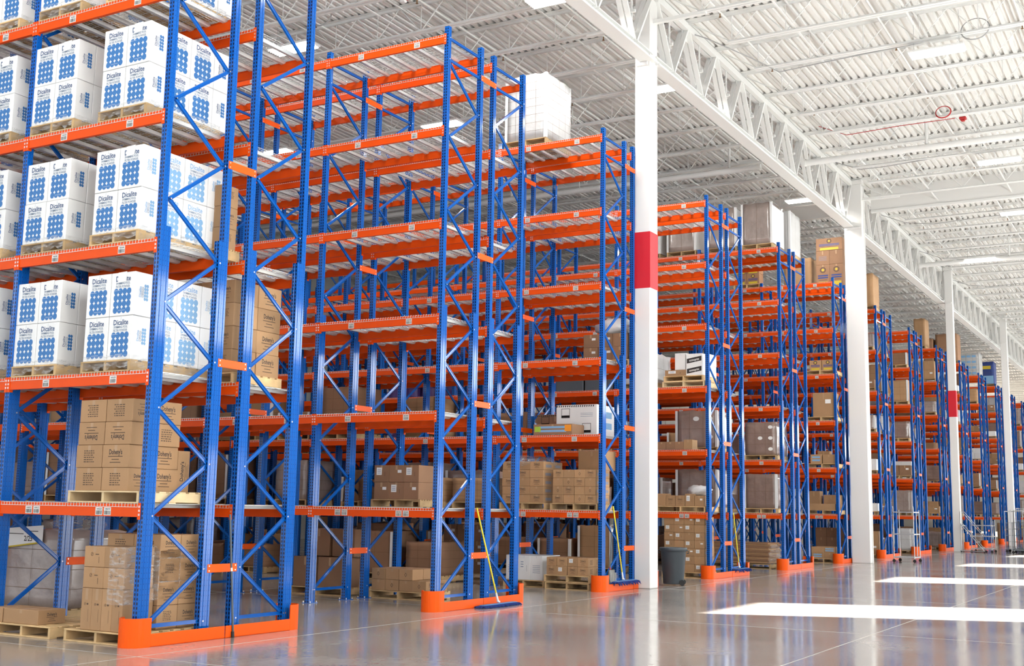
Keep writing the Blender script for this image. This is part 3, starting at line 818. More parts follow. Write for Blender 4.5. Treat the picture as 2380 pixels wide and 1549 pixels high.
def wrapped(x, y, z, sx, sy, sz, label, m=None, corner=True, ovals=False, nx=3, nz=4, pal=True, top=0, group='film wrapped loads', dup=None):
    """one pallet load bound in film: pallet, block of cartons with seams, edge boards"""
    root = empty('wrapped_load', (x, y, z)); tag(root, label, 'wrapped load', group)
    m = m or M_wrap; h0 = .142 if pal else 0
    if pal: obj('pallet', cached(('pal', round(sx,2), round(sy,2), False, 0), lambda: pallet_mb(sx, sy, M_wood).mesh('pallet')), root)
    def mk():
        b = MB(); bm = bmesh.new(); bmesh.ops.create_cube(bm, size=1)
        bmesh.ops.subdivide_edges(bm, edges=bm.edges[:], cuts=6, use_grid_fill=True)
        rnd = random.Random(int(sx*100+sy*10+sz))
        for v in bm.verts:
            c = v.co; j = lambda: rnd.uniform(-.008, .008)
            v.co = ((c.x+.5)*sx*.97 + .015*sx + j(), (c.y+.5)*sy*.97 + .015*sy + j(), h0 + (c.z+.5)*sz + (rnd.uniform(-.02, .02) if c.z > .49 else 0))
        b.bm(bm, m)
        for i in range(1, nx):
            yy = sy*(.015 + .97*i/nx); b.quad((.002, yy, h0), *FR, -.0025, .01, .0025, sz-.02, M_cardin)
            xx = sx*(.015 + .97*i/nx); b.quad((xx, .002, h0), *SD, -.0025, .01, .0025, sz-.02, M_cardin)
        for k in range(1, nz):
            zz = sz*k/nz; b.quad((.002, sy/2, h0), *FR, -sy*.48, zz-.0025, sy*.48, zz+.0025, M_cardin); b.quad((sx/2, .002, h0), *SD, -sx*.48, zz-.0025, sx*.48, zz+.0025, M_cardin)
        if ovals:
            for i, k in ((0, 0), (0, 1), (0, 2), (1, 1)): p_oval(b, (-.004, sy*(.015+.97*(i+.5)/nx), h0 + sz*k/nz), *FR, sy/nx, sz/nz)
        return b.mesh('wrapped_cartons', True)
    obj('wrapped_cartons', cached(('wr', round(sx,2), round(sy,2), round(sz,2), m.name, nx, nz, ovals, pal), mk), root)
    if corner:
        for q in (0, 1, 2):
            def mc():
                b = MB()
                if q == 0: b.box(-.006, .0, h0, .0, .06, h0+sz, M_board_glare)
                elif q == 1: b.box(-.006, sy-.06, h0, .0, sy+.004, h0+sz, M_board_glare)
                else: b.box(-.006, -.006, h0, .06, .0, h0+sz, M_board_glare)
                return b.mesh('edge_board')
            obj('edge_board', cached(('ec', q, round(sx,2), round(sy,2), round(sz,2)), mc), root)
    return root

def film_heap(x, y, z, sx, sy, sz, label, m=None, seed=1, group=None):
    rnd = random.Random(seed); b = MB(); bm = bmesh.new(); bmesh.ops.create_icosphere(bm, subdivisions=3, radius=1)
    for v in bm.verts:
        k = 1 + rnd.uniform(-.16, .16); c = v.co
        v.co = (sx/2 + c.x*sx/2*k, sy/2 + c.y*sy/2*k, max(0, sz*(.42 + c.z*.55*k)))
    b.bm(bm, m or M_film); tag(b.build('plastic_film', None, (x, y, z), smooth=True), label, 'plastic wrap', group)

# dark wrapped load in the rear run, with a paper sheet
w = wrapped(X0 + 1.55, 3.1, 0, 1.1, 1.35, 1.05, 'grey film wrapped load with handwritten paper sheet, floor of nearest rack', M_wrapg, False, nx=2, nz=4)
b = MB(); b.flat([(-.62,.80),(.25,.9),(.25,1.12),(-.62,1.06)], [(0,1,2,3)], (-.02, .7, .142), *FR, M_paper)
b.flat([(-.62,.78),(.25,.88),(.25,.90),(-.62,.80)], [(0,1,2,3)], (-.021, .7, .142), *FR, M_yel)
b.text('2/25', (-.022, .7, .142), (0,-1,0), (0,0,1), -.05, .9, .07, M_black); b.quad((-.022, .7, .142), *FR, -.45, .99, -.15, 1.0, M_black); b.quad((-.022, .7, .142), *FR, -.1, 1.03, .15, 1.04, M_black)
p = b.build('paper_sheet', w); p['label'] = 'white handwritten paper sheet'
film_heap(X0+1.75, 3.2, 1.19, .8, .7, .25, 'bunched clear film on top of the grey wrapped load, nearest rack', seed=4)
# wrapped kraft loads in the rear run of the nearest rack
def kstack(x, y, z, nx, ny, nz, sx, sy, sz, front, side, desc, where, group, board='k', pal=True, psz=None, skipf=()):
    """stack of countable cartons: the front column and the end column are built"""
    if pal:
        pallet(x - .02, y - .05, z, nx*sx + .04, ny*sy + .1, 'pallet under %s, %s' % (desc.replace('carton', 'cartons'), where), seed=int(x*7+y*3)); z += .142
    rnd = random.Random(int(x*13 + z*7)); H = ['bottom', 'second', 'third', 'fourth', 'fifth', 'sixth', 'seventh', 'eighth']
    C = ['first', 'second', 'third', 'fourth', 'fifth']
    for k in range(nz):
        ln = H[k] if k < nz-1 or nz == 1 else 'top'
        for i in range(nx):
            for j in range(ny):
                if i and j and not (k == nz-1): continue
                if (i, j, k) in skipf: continue
                f = front[(k + j) % len(front)] if i == 0 else None
                s = side[(k + i) % len(side)] if j == 0 else None
                pos = ('%s column' % C[j]) if i == 0 else ('%s row %s column' % (C[i], C[j]))
                carton(x + i*sx + rnd.uniform(-.006,.006), y + j*sy + rnd.uniform(-.005,.005), z + k*sz, sx-.004, sy-.004, sz-.002, board, f, s,
                       '%s, %s layer, %s, %s' % (desc, ln, pos, where), group)
kstack(X0+XB_+.03, .22, LV[1]+.006, 2, 3, 4, .45, .30, .30, ['spec', 'doh'], ['doh'], 'kraft carton', 'second shelf, rear of nearest rack', 'kraft cartons on the rear second shelf of the nearest rack')
kstack(X0+XB_+.0-.24, .25, LV[2]+.006, 1, 3, 3, .28, .30, .28, [None], ['spec', 'doh'], 'pale carton', 'third shelf, rear of nearest rack', 'pale cartons behind the white loads of the nearest rack')

# ---- second rack
X1 = XR[1]; XB1 = X1 + XB_
kstack(XB1+.2, 1.29, 0, 2, 4, 2, .34, .29, .19, ['dia', None], ['doh'], 'small carton', 'floor of second rack', 'small cartons on the low floor pallet of the second rack', skipf=((0,0,1),(1,0,1)))
for k, (dx, dy, dz, s, fr) in enumerate(((.1, 3.05, .142, .54, None), (.1, 3.62, .142, .54, None), (.32, 2.95, .685, .5, 'dia'), (.3, 3.5, .685, .5, None))):
    carton(XB1+dx, dy, dz, s, s, s-.01, 'b', None, fr, 'big brown carton, %s, behind second post of second rack on floor' % ('lower right', 'lower left', 'upper right', 'upper left')[k], 'big brown cartons on the floor of the second rack')
pallet(XB1+.05, 2.98, 0, 1.1, 1.2, 'pallet under big brown cartons on the floor of second rack', seed=2)
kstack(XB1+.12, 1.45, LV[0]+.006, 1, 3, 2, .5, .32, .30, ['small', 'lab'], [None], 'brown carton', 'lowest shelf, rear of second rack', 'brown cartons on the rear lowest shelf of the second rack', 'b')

# ---- third rack
X2 = XR[2]; XB2 = X2 + XB_
pallet(X2+.03, .30, 0, 1.05, 1.0, 'lower of two stacked pallets on floor of third rack', seed=1)
kstack(X2+.05, .33, .145, 2, 4, 2, .30, .235, .178, ['doh', 'doh', 'lab'], ['spec'], 'small carton', 'upper floor pallet of third rack', 'small cartons on the doubled pallets of the third rack')
kstack(X2+.3, 1.5, 0, 2, 3, 1, .40, .29, .50, ['lines', 'lab'], [None], 'pale carton', 'floor of third rack', 'pale cartons on the floor of the third rack', 'w')
kstack(X2+.05, .17, LV[0]+.006, 2, 4, 4, .33, .245, .17, ['doh', 'dia', None], ['lines'], 'small carton', 'lowest shelf of third rack', 'small cartons on the lowest shelf of the third rack')
kstack(X2+.05, 1.36, LV[0]+.006, 2, 3, 5, .42, .33, .17, ['doh', None], ['lines'], 'wrapped carton', 'lowest shelf of third rack', 'film covered cartons on the lowest shelf of the third rack')
film_heap(X2+.0, 1.33, LV[0]+.88, .9, 1.05, .26, 'torn clear film draped over small cartons on lowest shelf, third rack', seed=5)
carton(X2+.55, .2, LV[0]+.83, .5, .62, .40, 'k', None, None, 'larger kraft carton on top of the small cartons, lowest shelf, third rack', None)
carton(X2+.02, .70, LV[1]+.01, .55, .90, .22, 'b', 'blue', None, 'long flat carton with orange label, second shelf of third rack', None)
b = MB(); b.quad((X2+.018, 1.15, LV[1]+.01), *FR, -.42, .06, -.28, .17, M_green); b.quad((X2+.018, 1.15, LV[1]+.01), *FR, .28, .07, .43, .2, M_orl)
tag(b.build('carton_sticker'), 'orange and green stickers on the long flat carton, third rack', 'sticker')
carton(X2+.60, .42, LV[1]+.01, .85, .95, .66, 'w', 'haz', 'blue', 'large white carton with black striped edge, second shelf of third rack', None)
wrapped(X2+.03, 1.40, LV[5]+.006, 1.2, 1.02, 1.46, 'tall white film wrapped load standing on the top shelf of third rack', M_wrapw, True, nx=4, nz=8)
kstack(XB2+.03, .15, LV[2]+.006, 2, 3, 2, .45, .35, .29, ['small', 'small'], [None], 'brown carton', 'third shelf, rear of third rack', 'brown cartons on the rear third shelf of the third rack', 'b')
film_heap(XB2+.1, .15, LV[2]+.73, .8, .9, .42, 'white plastic sheeting heaped on cartons, third shelf of third rack', M_white, seed=9)
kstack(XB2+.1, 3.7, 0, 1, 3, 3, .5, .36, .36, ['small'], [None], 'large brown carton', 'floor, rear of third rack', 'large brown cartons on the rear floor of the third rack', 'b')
wrapped(XB2+.08, 3.7, LV[0]+.006, 1.05, 1.05, .72, 'mauve film wrapped load with white labels, lowest rear shelf of third rack', M_wrap, True, nx=2, nz=2)

carton(X2+XB_+.06, 1.45, LV[1]+.01, .6, .9, .55, 'b', 'haz', None, 'brown carton with black striped edge, rear second shelf of third rack', None)
# ---- fourth rack
for i in range(2): carton(XR[3]+.05, 2.62+.85*i, LV[2]+.01, .7, .8, .46, 'd', None, None, 'dark flat sided crate, %s along the third shelf of fourth rack' % ('first', 'second')[i], 'dark crates on the third shelf of the fourth rack', name='dark_crate')
X3 = XR[3]; XB3 = X3 + XB_
kstack(X3+.04, .15, 0, 2, 4, 7, .33, .265, .19, ['lab', None, 'lab', 'small'], ['lines', None], 'brown carton', 'floor, fourth rack', 'labelled brown cartons on the floor of the fourth rack')
for i, (w_, f) in enumerate(((.30, None), (.24, 'doh'), (.24, 'doh'), (.26, 'lab'), (.24, 'small'))):
    carton(X3+.04, .16 + .25*(4-i), LV[0]+.15, .36, .24, (.30 if i in (0, 3) else .26), 'k', f, None, 'kraft carton, number %s from left along lowest shelf, fourth rack' % ('one', 'two', 'three', 'four', 'five')[i], 'kraft cartons along the lowest shelf of the fourth rack')
pallet(X3+.02, .12, LV[0]+.006, 1.1, 1.3, 'pallet under kraft cartons on the lowest shelf of fourth rack')
film_heap(X3+.1, .1, LV[0]+.42, .6, .6, .26, 'pinkish white film bag on cartons, lowest shelf of fourth rack', M_plast, seed=2)
wrapped(XB3+.05, .35, LV[0]+.006, 1.1, 1.15, .95, 'film wrapped brown load behind kraft cartons, lowest rear shelf of fourth rack', M_wrap, True, nx=3, nz=2)
for i in range(4):
    carton(X3+.04, .45 + .235*i, LV[1]+.012, .34, .23, .19 if i else .24, 'k' if i == 0 else 'b', None, None, 'small carton, %s from the aisle end, second shelf of fourth rack' % ('first', 'second', 'third', 'fourth')[i], 'small cartons on the second shelf of the fourth rack')
wrapped(XB3+.05, .35, LV[1]+.006, 1.1, 1.15, .95, 'film wrapped brown load behind small cartons, second rear shelf of fourth rack', M_wrap, True, nx=3, nz=2, ovals=True)
pallet(X3+.02, .12, LV[2]+.006, 1.1, 1.12, 'lower of two stacked pallets on third shelf of fourth rack', pale=True)
pallet(X3+.04, .16, LV[2]+.148, 1.0, 1.05, 'upper of two stacked pallets on third shelf of fourth rack')
zz = LV[2] + .29
carton(X3+.06, .62, zz, .5, .56, .15, 'k', 'lab', None, 'flat brown carton with blue label, third shelf of fourth rack', None)
carton(X3+.08, .64, zz+.152, .35, .28, .42, 'w', None, None, 'plain white upright carton on the flat carton, third shelf of fourth rack', None)
carton(X3+.05, .18, zz, .36, .43, .54, 'w', 'band', None, 'white carton with two black name bands, third shelf of fourth rack', None)
kstack(X3+.46, .16, zz, 3, 1, 4, .18, .3, .145, [None], [None], 'little white box', 'third shelf of fourth rack', 'little white boxes on the third shelf of the fourth rack', 'w', pal=False)
wrapped(X3+.05, 1.42, LV[2]+.006, 1.0, .95, .75, 'white wrapped load with blue print, third shelf of fourth rack', M_wrapw, False, nx=2, nz=2)

# ---- fifth rack
X4 = XR[4]; XB4 = X4 + XB_
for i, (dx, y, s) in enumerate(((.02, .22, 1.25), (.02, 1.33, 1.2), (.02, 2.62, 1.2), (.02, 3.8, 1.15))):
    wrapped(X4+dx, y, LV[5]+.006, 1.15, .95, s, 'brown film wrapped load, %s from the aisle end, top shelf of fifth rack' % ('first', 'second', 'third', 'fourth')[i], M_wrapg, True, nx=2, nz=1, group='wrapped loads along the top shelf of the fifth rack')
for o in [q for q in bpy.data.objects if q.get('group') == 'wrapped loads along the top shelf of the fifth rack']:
    b = MB(); b.box(.02, -.012, .15, 1.13, -.004, 1.3, M_board_glare); b.build('glare_panel', o)['label'] = 'white panel for painted film glare on the end of the load'  # white panel paints the bright film reflection onto each load end
wrapped(XB4+.02, .12, LV[5]+.006, 1.15, 1.0, 1.3, 'white faced film wrapped load, rear of top shelf, fifth rack', M_wrapw, True, nx=2, nz=1)
wrapped(X4+.03, .2, LV[1]+.006, 1.1, .95, .95, 'film wrapped brown cartons with white ovals, second shelf of fifth rack', M_wrap, False, True, nx=3, nz=3)
wrapped(X4+.03, .2, LV[0]+.006, 1.1, .98, .98, 'mauve film wrapped cartons with white edge boards, lowest shelf of fifth rack', M_wrap, True, nx=3, nz=2)
b = MB(); rnd = random.Random(3)
for k in range(14): b.cbox(rnd.uniform(0,.03), rnd.uniform(0,.06), .16+k*.042, 1.1, 1.85+rnd.uniform(0,.08), .16+k*.042+.038, M_cardd if k % 3 else M_card, .004)
t = empty('cardboard_bundle', (X4+.1, .45, 0)); tag(t, 'bundle of flat cardboard sheets half wrapped in film, floor of fifth rack', 'cardboard bundle')
b.build('cardboard_sheets', t)['kind'] = 'stuff'
obj('pallet', pallet_mb(1.1, 1.8, M_wood).mesh('pallet'), t)
film_heap(X4+.05, .25, .1, .9, .45, .62, 'shiny crumpled film around the end of the cardboard bundle, fifth rack', seed=8)

# ---- sixth rack
X5 = XR[5]; XB5 = X5 + XB_
GG = 'kraft cartons with round gear print'
for i, (y, dz, sy, sz) in enumerate(((.06, .142, .47, .78), (.535, .142, .47, .78), (.06, .925, .47, .50), (.535, .925, .47, .50), (.07, 1.43, .93, .44))):
    carton(XB5+.06, y, LV[5]+.006+dz, .55, sy, sz, 'b', 'gear' if i in (0, 1) else 'lines' if i == 3 else 'gear' if i == 4 else None, None, 'brown carton, %s of tall stack by the wide column, top shelf, sixth rack' % ('bottom right', 'bottom left', 'middle right', 'middle left', 'topmost')[i], GG)
pallet(XB5+.03, .03, LV[5]+.006, 1.0, 1.02, 'pallet under the tall brown stack on top shelf of sixth rack')
for i in range(4):
    carton(X5+.04, 2.6+.46*(i % 2), LV[5]+.15+.37*(i//2), .45, .45, .365, 'b', 'gear', None, 'kraft carton with gear print, %s, far bay top shelf of sixth rack' % ('lower right', 'lower left', 'upper right', 'upper left')[i], GG)
pallet(X5+.02, 2.58, LV[5]+.006, 1.0, .95, 'pallet under gear printed cartons, far bay top shelf of sixth rack')
wrapped(XB5+.1, 1.2, LV[5]+.006, 1.0, 1.0, 1.1, 'tall plain brown load on rear top shelf of sixth rack', M_card, False, nx=1, nz=1, pal=True)
for lv, items in ((3, ((.04, .05, .40, .40, .34, 'gear'), (.04, .47, .40, .40, .34, 'gear'))), (2, ((.04, .06, .6, .72, .80, 'small'),)), (1, ((.04, .07, .35, .42, .30, None), (.04, .52, .35, .38, .30, 'blue'), (.2, .3, .3, .4, .42, None))),
                  (0, ((.04, .1, .4, .9, .20, None), (.45, .1, .5, .5, .5, None), (.3, .68, .4, .4, .62, None)))):
    pallet(X5+.02, .04, LV[lv]+.006, 1.0, 1.0, 'pallet on the %s at the aisle end of sixth rack' % SHELF[lv+1])
    for i, (dx, y, sx, sy, sz, f) in enumerate(items):
        carton(X5+dx, y+.02, LV[lv]+.15, sx, sy, sz, 'k', f, None, 'kraft carton, %s of %d, %s, sixth rack' % (('first', 'second', 'third')[i], len(items), SHELF[lv+1]), 'kraft cartons at the aisle end of the sixth rack')
kstack(X5+.05, .15, 0, 2, 2, 2, .4, .4, .19, [None, 'blue'], [None], 'kraft carton', 'floor of sixth rack', 'kraft cartons on the floor of the sixth rack')
kstack(XB5+.3, .15, 0, 1, 3, 3, .4, .38, .33, [None], [None], 'brown carton', 'rear floor of sixth rack', 'brown cartons on the rear floor of the sixth rack', 'b')

# violet drums deep on the fourth rack
def drum(x, y, z, label):
    b = MB(); prof = [(.01,0),(.26,0),(.27,.02),(.27,.24),(.28,.25),(.27,.26),(.27,.5),(.28,.51),(.27,.52),(.27,.72),(.255,.74),(.01,.74)]; n = 20
    b.add([(r*math.cos(2*PI*k/n), r*math.sin(2*PI*k/n), h) for r, h in prof for k in range(n)], [(i*n+k, i*n+(k+1)%n, (i+1)*n+(k+1)%n, (i+1)*n+k) for i in range(len(prof)-1) for k in range(n)], M_violet)
    b.quad((-.275, 0, 0), *FR, -.09, .3, .09, .48, M_paper)
    tag(b.build('drum', None, (x, y, z), smooth=False), label, 'drum', 'violet drums on the fourth rack')
for k in range(6):
    drum(XR[3] + .35 + .02*(k % 2), 7.85 + .58*k + (.3 if k > 3 else 0), LV[2]+.02, 'violet drum, %s in the row on the third shelf of fourth rack' % ('first', 'second', 'third', 'fourth', 'fifth', 'sixth')[k])
for k in range(4):
    drum(XR[3] + .35, 7.9 + .58*k, LV[1]+.02, 'violet drum, %s in the row on the second shelf of fourth rack' % ('first', 'second', 'third', 'fourth')[k])

# ---- everything further back: one load per slot
KIND = ['brown', 'mauve', 'pale']
def generic(r, side, lv, bay, slot, rnd):
    x = XR[r] + (XB_ if side else 0) + .04; y = bay*PITCH_Y + .16 + slot*1.17; z = (0 if lv == 0 else LV[lv-1]) + .006
    where = '%s, %s bay %s slot, %s rack %s' % (SHELF[lv], ('first', 'second', 'third', 'fourth', 'fifth', 'sixth', 'seventh', 'eighth')[bay], ('near', 'far')[slot], ORD[r], ('front', 'rear')[side])
    t = rnd.random()
    if t < .55 or r < 6:
        m = rnd.choice((M_card, M_wrap, M_cardd, M_card, M_wrapg, M_cardd))
        wrapped(x, y, z, 1.05, .95, rnd.choice((.5, .7, .9, 1.05)), '%s load, %s' % ('film wrapped' if m in (M_wrap, M_wrapg) else 'kraft carton', where), m, rnd.random() < .3, nx=rnd.choice((2, 3)), nz=rnd.choice((2, 3, 4)))
    elif t < .88:
        kstack(x, y, z, 1, 2, rnd.choice((1, 2)), .5, .46, rnd.choice((.3, .42)), ['small', None, 'lines'], [None], 'kraft carton', where, 'kraft cartons in the distant racks', rnd.choice('kkbw'))
    else:
        wrapped(x, y, z, 1.0, .95, rnd.choice((.6, .9)), 'pale wrapped load, %s' % where, M_wrapw, False, nx=2, nz=2)
rnd = random.Random(11)
for r in range(6, 14):
    for side in (0, 1):
        for lv in range(6):
            for slot in (0, 1):
                if slot == 1 and (r > 9 or lv > 4 or rnd.random() < .4): continue
                if rnd.random() < (.78 if slot == 0 else .6): generic(r, side, lv, 0, slot, rnd)
for r in range(1, 6):
    for side in (0, 1):
        for bay in range(1, min(NB[r], 7)):
            for lv in (0, 1, 2):
                for slot in (0, 1):
                    if (r, side, lv, bay) in ((1, 1, 0, 1), (2, 1, 0, 1), (2, 1, 1, 1)) : continue
                    if r == 1 and (bay < 3 or side == 0) and lv > 0: continue
                    if r == 1 and bay < (4 if lv == 0 else 2): continue
                    if r == 2 and bay < 2 and lv == 2: continue
                    if r == 3 and side == 0 and bay in (3, 4) and lv == 2: continue
                    if rnd.random() < (.62, .55, .35)[lv]: generic(r, side, lv, bay, slot, rnd)
# tops of the far racks
def top_load(r, side, y, sy, sz, m, label, nx=1, nz=1): return wrapped(XR[r] + (XB_ if side else 0) + .05, y, LV[5]+.006, 1.05, sy, sz, label, m, m is M_wrapw, nx=nx, nz=nz)
top_load(6, 0, .1, .9, 1.25, M_card, 'tall kraft load on the top shelf of the seventh rack beside wide column')
top_load(8, 0, .52, .5, 1.3, M_card, 'tall narrow kraft load on the top shelf of the ninth rack')
top_load(9, 0, .10, 1.1, 1.4, M_cardd, 'wide brown load on the top shelf of tenth rack behind far column', 2, 2)
top_load(9, 0, 1.3, .5, 1.2, M_cardd, 'narrow brown load farther along the top shelf of tenth rack')
w = top_load(10, 1, .15, 1.15, 1.3, M_wrapw, 'white load with pale blue printed bands, top shelf of the eleventh rack', 3, 4)
b = MB()
for k in range(4):
    for i in range(3): b.quad((-.012, .575, .142), *FR, -.42+.28*i, .10+.32*k, -.20+.28*i, .22+.32*k, M_inkp)
b.build('printed_bands', w)
w = top_load(11, 0, .08, .95, 1.35, M_bluec, 'navy blue printed load on the top shelf of the twelfth rack', 2, 2)
b = MB(); b.quad((-.012, .475, .142), *FR, -.44, .02, .44, .50, M_inkp); b.quad((-.014, .475, .142), *FR, -.3, .9, .3, 1.1, M_yel); b.build('printed_panel', w)
print('cartons', NC)
# ------------------------------------------------------------------ loose things at the rack ends
def dust_mop(base, top, head_x, label, on_rail=False):
    root = empty('dust_mop', (base[0], base[1], 0)); tag(root, label, 'mop', 'yellow handled dust mops leaning on the rack ends')
    bx, by, bz = 0, 0, base[2]; t = Vector(top) - Vector((base[0], base[1], 0)); s = Vector((bx, by, bz)); d = t - s
    b = MB(); b.tube([s + d*.10, t], .0135, M_yelh, 10); b.tube([t - d*.01, t], .016, M_yelh, 10); b.build('handle', root, smooth=True)
    b = MB(); b.tube([s + d*.11, s + d*.02], [.016, .020], M_plast, 10); b.bar(s + d*.03 + Vector((0,0,-.01)), s + Vector((.02,0,.02)), .05, .025, M_plast); b.build('swivel_joint', root)
    h0, h1 = head_x[0] - base[0], head_x[1] - base[0]; zz = bz
    b = MB(); rnd = random.Random(int(base[0])); n = int((h1-h0)/.028)
    b.cbox(h0+.03, -.055, zz-.048, h1-.03, .055, zz-.012, M_mopb, .01)
    def yarn(x, y, dx, dy):
        l = rnd.uniform(.05, .085); k = rnd.uniform(-.02, .02)
        drop = max(zz - .048, .004) if zz > .12 else .006
        e = (x+dx*l+k, y+dy*l+k*.3, drop - (rnd.uniform(.0, .05) if zz > .12 else 0))
        b.tube([(x, y, zz-.022), (x+dx*l*.55, y+dy*l*.55, zz-.03), e], [.012, .011, .007], M_mopb, 6)
    for i in range(n):
        x = h0 + .03 + (h1-h0-.06)*i/(n-1); yarn(x, -.05, 0, -1); yarn(x, .05, 0, 1)
    for i in range(5):
        yarn(h0+.03, -.05+.025*i, -1, 0); yarn(h1-.03, -.05+.025*i, 1, 0)
    b.build('mop_head', root)
    b = MB(); b.cbox(h0+.07, -.05, zz-.014, h1-.07, .05, zz-.002, M_mopt, .005); b.build('mop_backing', root)
dust_mop((17.36, -.21, .05), (16.87, -.055, 1.60), (16.76, 17.98), 'yellow handled dust mop with blue head on floor at second rack end')
dust_mop((22.55, -.09, .195), (22.21, -.02, 1.68), (22.08, 23.2), 'yellow handled dust mop with blue head over the third rack guard, beside shovel')
dust_mop((29.62, -.09, .195), (29.42, -.02, 1.58), (29.3, 30.3), 'yellow handled dust mop with blue head over the fourth rack guard')

t = empty('shovel', (22.18, .0, 0)); tag(t, 'grey bladed shovel with D grip standing in the third rack end', 'shovel')
b = MB(); b.tube([(.06, .02, 1.16), (0, .03, .42)], .014, M_dark, 10); b.build('shaft', t, smooth=True)
b = MB(); b.tube([(.06,.02,1.16),(.02,.02,1.22),(.015,.02,1.30),(.11,.02,1.30),(.105,.02,1.22),(.06,.02,1.16)], .012, M_plast, 8); b.build('grip', t, smooth=True)
b = MB(); b.tube([(0,.03,.42),(0,.03,.46)], .018, M_red, 8); b.build('ferrule', t)
bm = bmesh.new(); bmesh.ops.create_grid(bm, x_segments=8, y_segments=8, size=.5); b = MB()
for v in bm.verts:
    x, y = v.co.x, v.co.y; w = .30 if y > -.3 else .30 - (-.3 - y)*.5
    v.co = (x*w*1.0, .02 - .06*math.cos(x*PI) - .02, .24 + y*.36)
bmesh.ops.solidify(bm, geom=bm.faces[:], thickness=.004); b.bm(bm, M_shov)
for k in range(6): b.tube([(-.11+.045*k, -.05, .36), (-.11+.045*k, -.055, .10)], .007, M_shov, 6)
b.build('blade', t, smooth=True)

b = MB(); b.tube([(11.075, -.075, 1.47), (11.19, -.115, .0)], .013, M_dark, 10); b.tube([(11.185, -.115, .0), (11.18, -.112, .07)], .02, M_rub, 10); b.tube([(11.125, -.092, .83), (11.128, -.094, .79)], .016, M_bolt, 8)
tag(b.build('pole', smooth=True), 'thin black pole leaning between the two uprights at the nearest rack end', 'pole')

# wheeled bin beside the banded column
t = empty('wheeled_bin', (24.86, -.24, 0)); tag(t, 'charcoal plastic wheeled bin standing behind the red-banded column', 'bin')
prof = [(0,.03),(.215,.03),(.225,.05),(.275,.72),(.285,.735),(.30,.74),(.305,.80),(.295,.815),(.275,.81),(.262,.74),(.21,.08),(0,.08)]
n = 40; b = MB(); vs = [(r*math.cos(2*PI*k/n), r*math.sin(2*PI*k/n), z) for r, z in prof for k in range(n)]
b.add(vs, [(i*n+k, i*n+(k+1)%n, (i+1)*n+(k+1)%n, (i+1)*n+k) for i in range(len(prof)-1) for k in range(n)], M_bin)
b.build('body', t, smooth=True)
for a in (-.75, 2.4):
    b = MB(); c, s = math.cos(a-.6), math.sin(a-.6); b.tube([(.29*c,.29*s,.755),(.335*c,.335*s,.745),(.338*c,.338*s,.70),(.30*c,.30*s,.69)], .014, M_bin, 8); b.build('handle', t, smooth=True)
for y in (-.16, .16):
    b = MB(); a = -1.25; px = (.20*math.cos(a) - y*math.sin(a)*1.0, .20*math.sin(a) + y*math.cos(a)); ax = Vector((-math.sin(a), math.cos(a), 0))
    c = Vector((px[0], px[1], .065)); b.tube([c - ax*.025, c + ax*.025], .062, M_rub, 16); b.build('wheel', t)

# steel tube cart
def frame_cart(x, y, sx, sy, h, label, levels, posts=None, side=False):
    t = empty('tube_cart', (x, y, 0)); tag(t, label, 'cart'); r = .016
    for i, (a, c) in enumerate(((0,0),(sx,0),(sx,sy),(0,sy))):
        hh = h + (.12 if i in (0, 3) else 0); b = MB(); b.tube([(a,c,.12),(a,c,hh-.1),(a - (.05 if i in (0,3) else 0),c,hh)], r, M_chrome, 8); b.build('upright', t, smooth=True)
        b = MB(); b.tube([(a-.014,c,.055),(a+.014,c,.055)], .055, M_rub, 14); b.bar((a,c,.06),(a,c,.14), .03, .02, M_dark); b.build('caster', t)
    b = MB(); b.tube([(sx/2,0,.16),(sx/2,0,h-.05)], r*.8, M_chrome, 8); b.build('middle_bar', t, smooth=True)
    for z in levels:
        b = MB()
        for p, q in (((0,0),(sx,0)),((sx,0),(sx,sy)),((sx,sy),(0,sy)),((0,sy),(0,0))): b.bar((*p,z),(*q,z), .03, .035, M_chrome)
        if z < h*.8: b.box(0, 0, z-.004, sx, sy, z+.004, M_galv)
        b.build('shelf', t)
    return t
frame_cart(42.6, -1.78, .95, .68, 1.78, 'tall grey steel tube cart parked beside the wide white column', (.17, .95, 1.70))
frame_cart(57.3, -2.15, 1.1, .85, 1.45, 'low shelf cart of grey tube standing beside the rolling ladder', (.17, .72, 1.2))
# rolling ladder
t = empty('rolling_ladder', (57.2, -1.0, 0)); tag(t, 'grey steel rolling ladder with slanted rails beside the third white column', 'ladder')
for dx in (0, .55):
    b = MB(); b.tube([(dx, -.85, .06), (dx, .12, 1.25)], .018, M_chrome, 8); b.tube([(dx, .12, .06), (dx, .12, 1.28)], .018, M_chrome, 8); b.tube([(dx, -.85, .06), (dx, .12, .06)], .018, M_chrome, 8); b.build('side_frame', t, smooth=True)
    b = MB(); b.tube([(dx, -.8, .75), (dx, .05, 1.80), (dx, .14, 1.80), (dx, .14, 1.25)], .014, M_chrome, 8); b.build('handrail', t, smooth=True)
for k in range(5):
    b = MB(); q = (k+.7)/5; b.box(0, -.85+.97*q-.07, .06+1.19*q-.01, .55, -.85+.97*q+.07, .06+1.19*q+.01, M_galv); b.build('tread', t)
for dx in (0, .55):
    for dy in (-.85, .12):
        b = MB(); b.tube([(dx-.012, dy, .045), (dx+.012, dy, .045)], .045, M_rub, 12); b.build('caster', t)
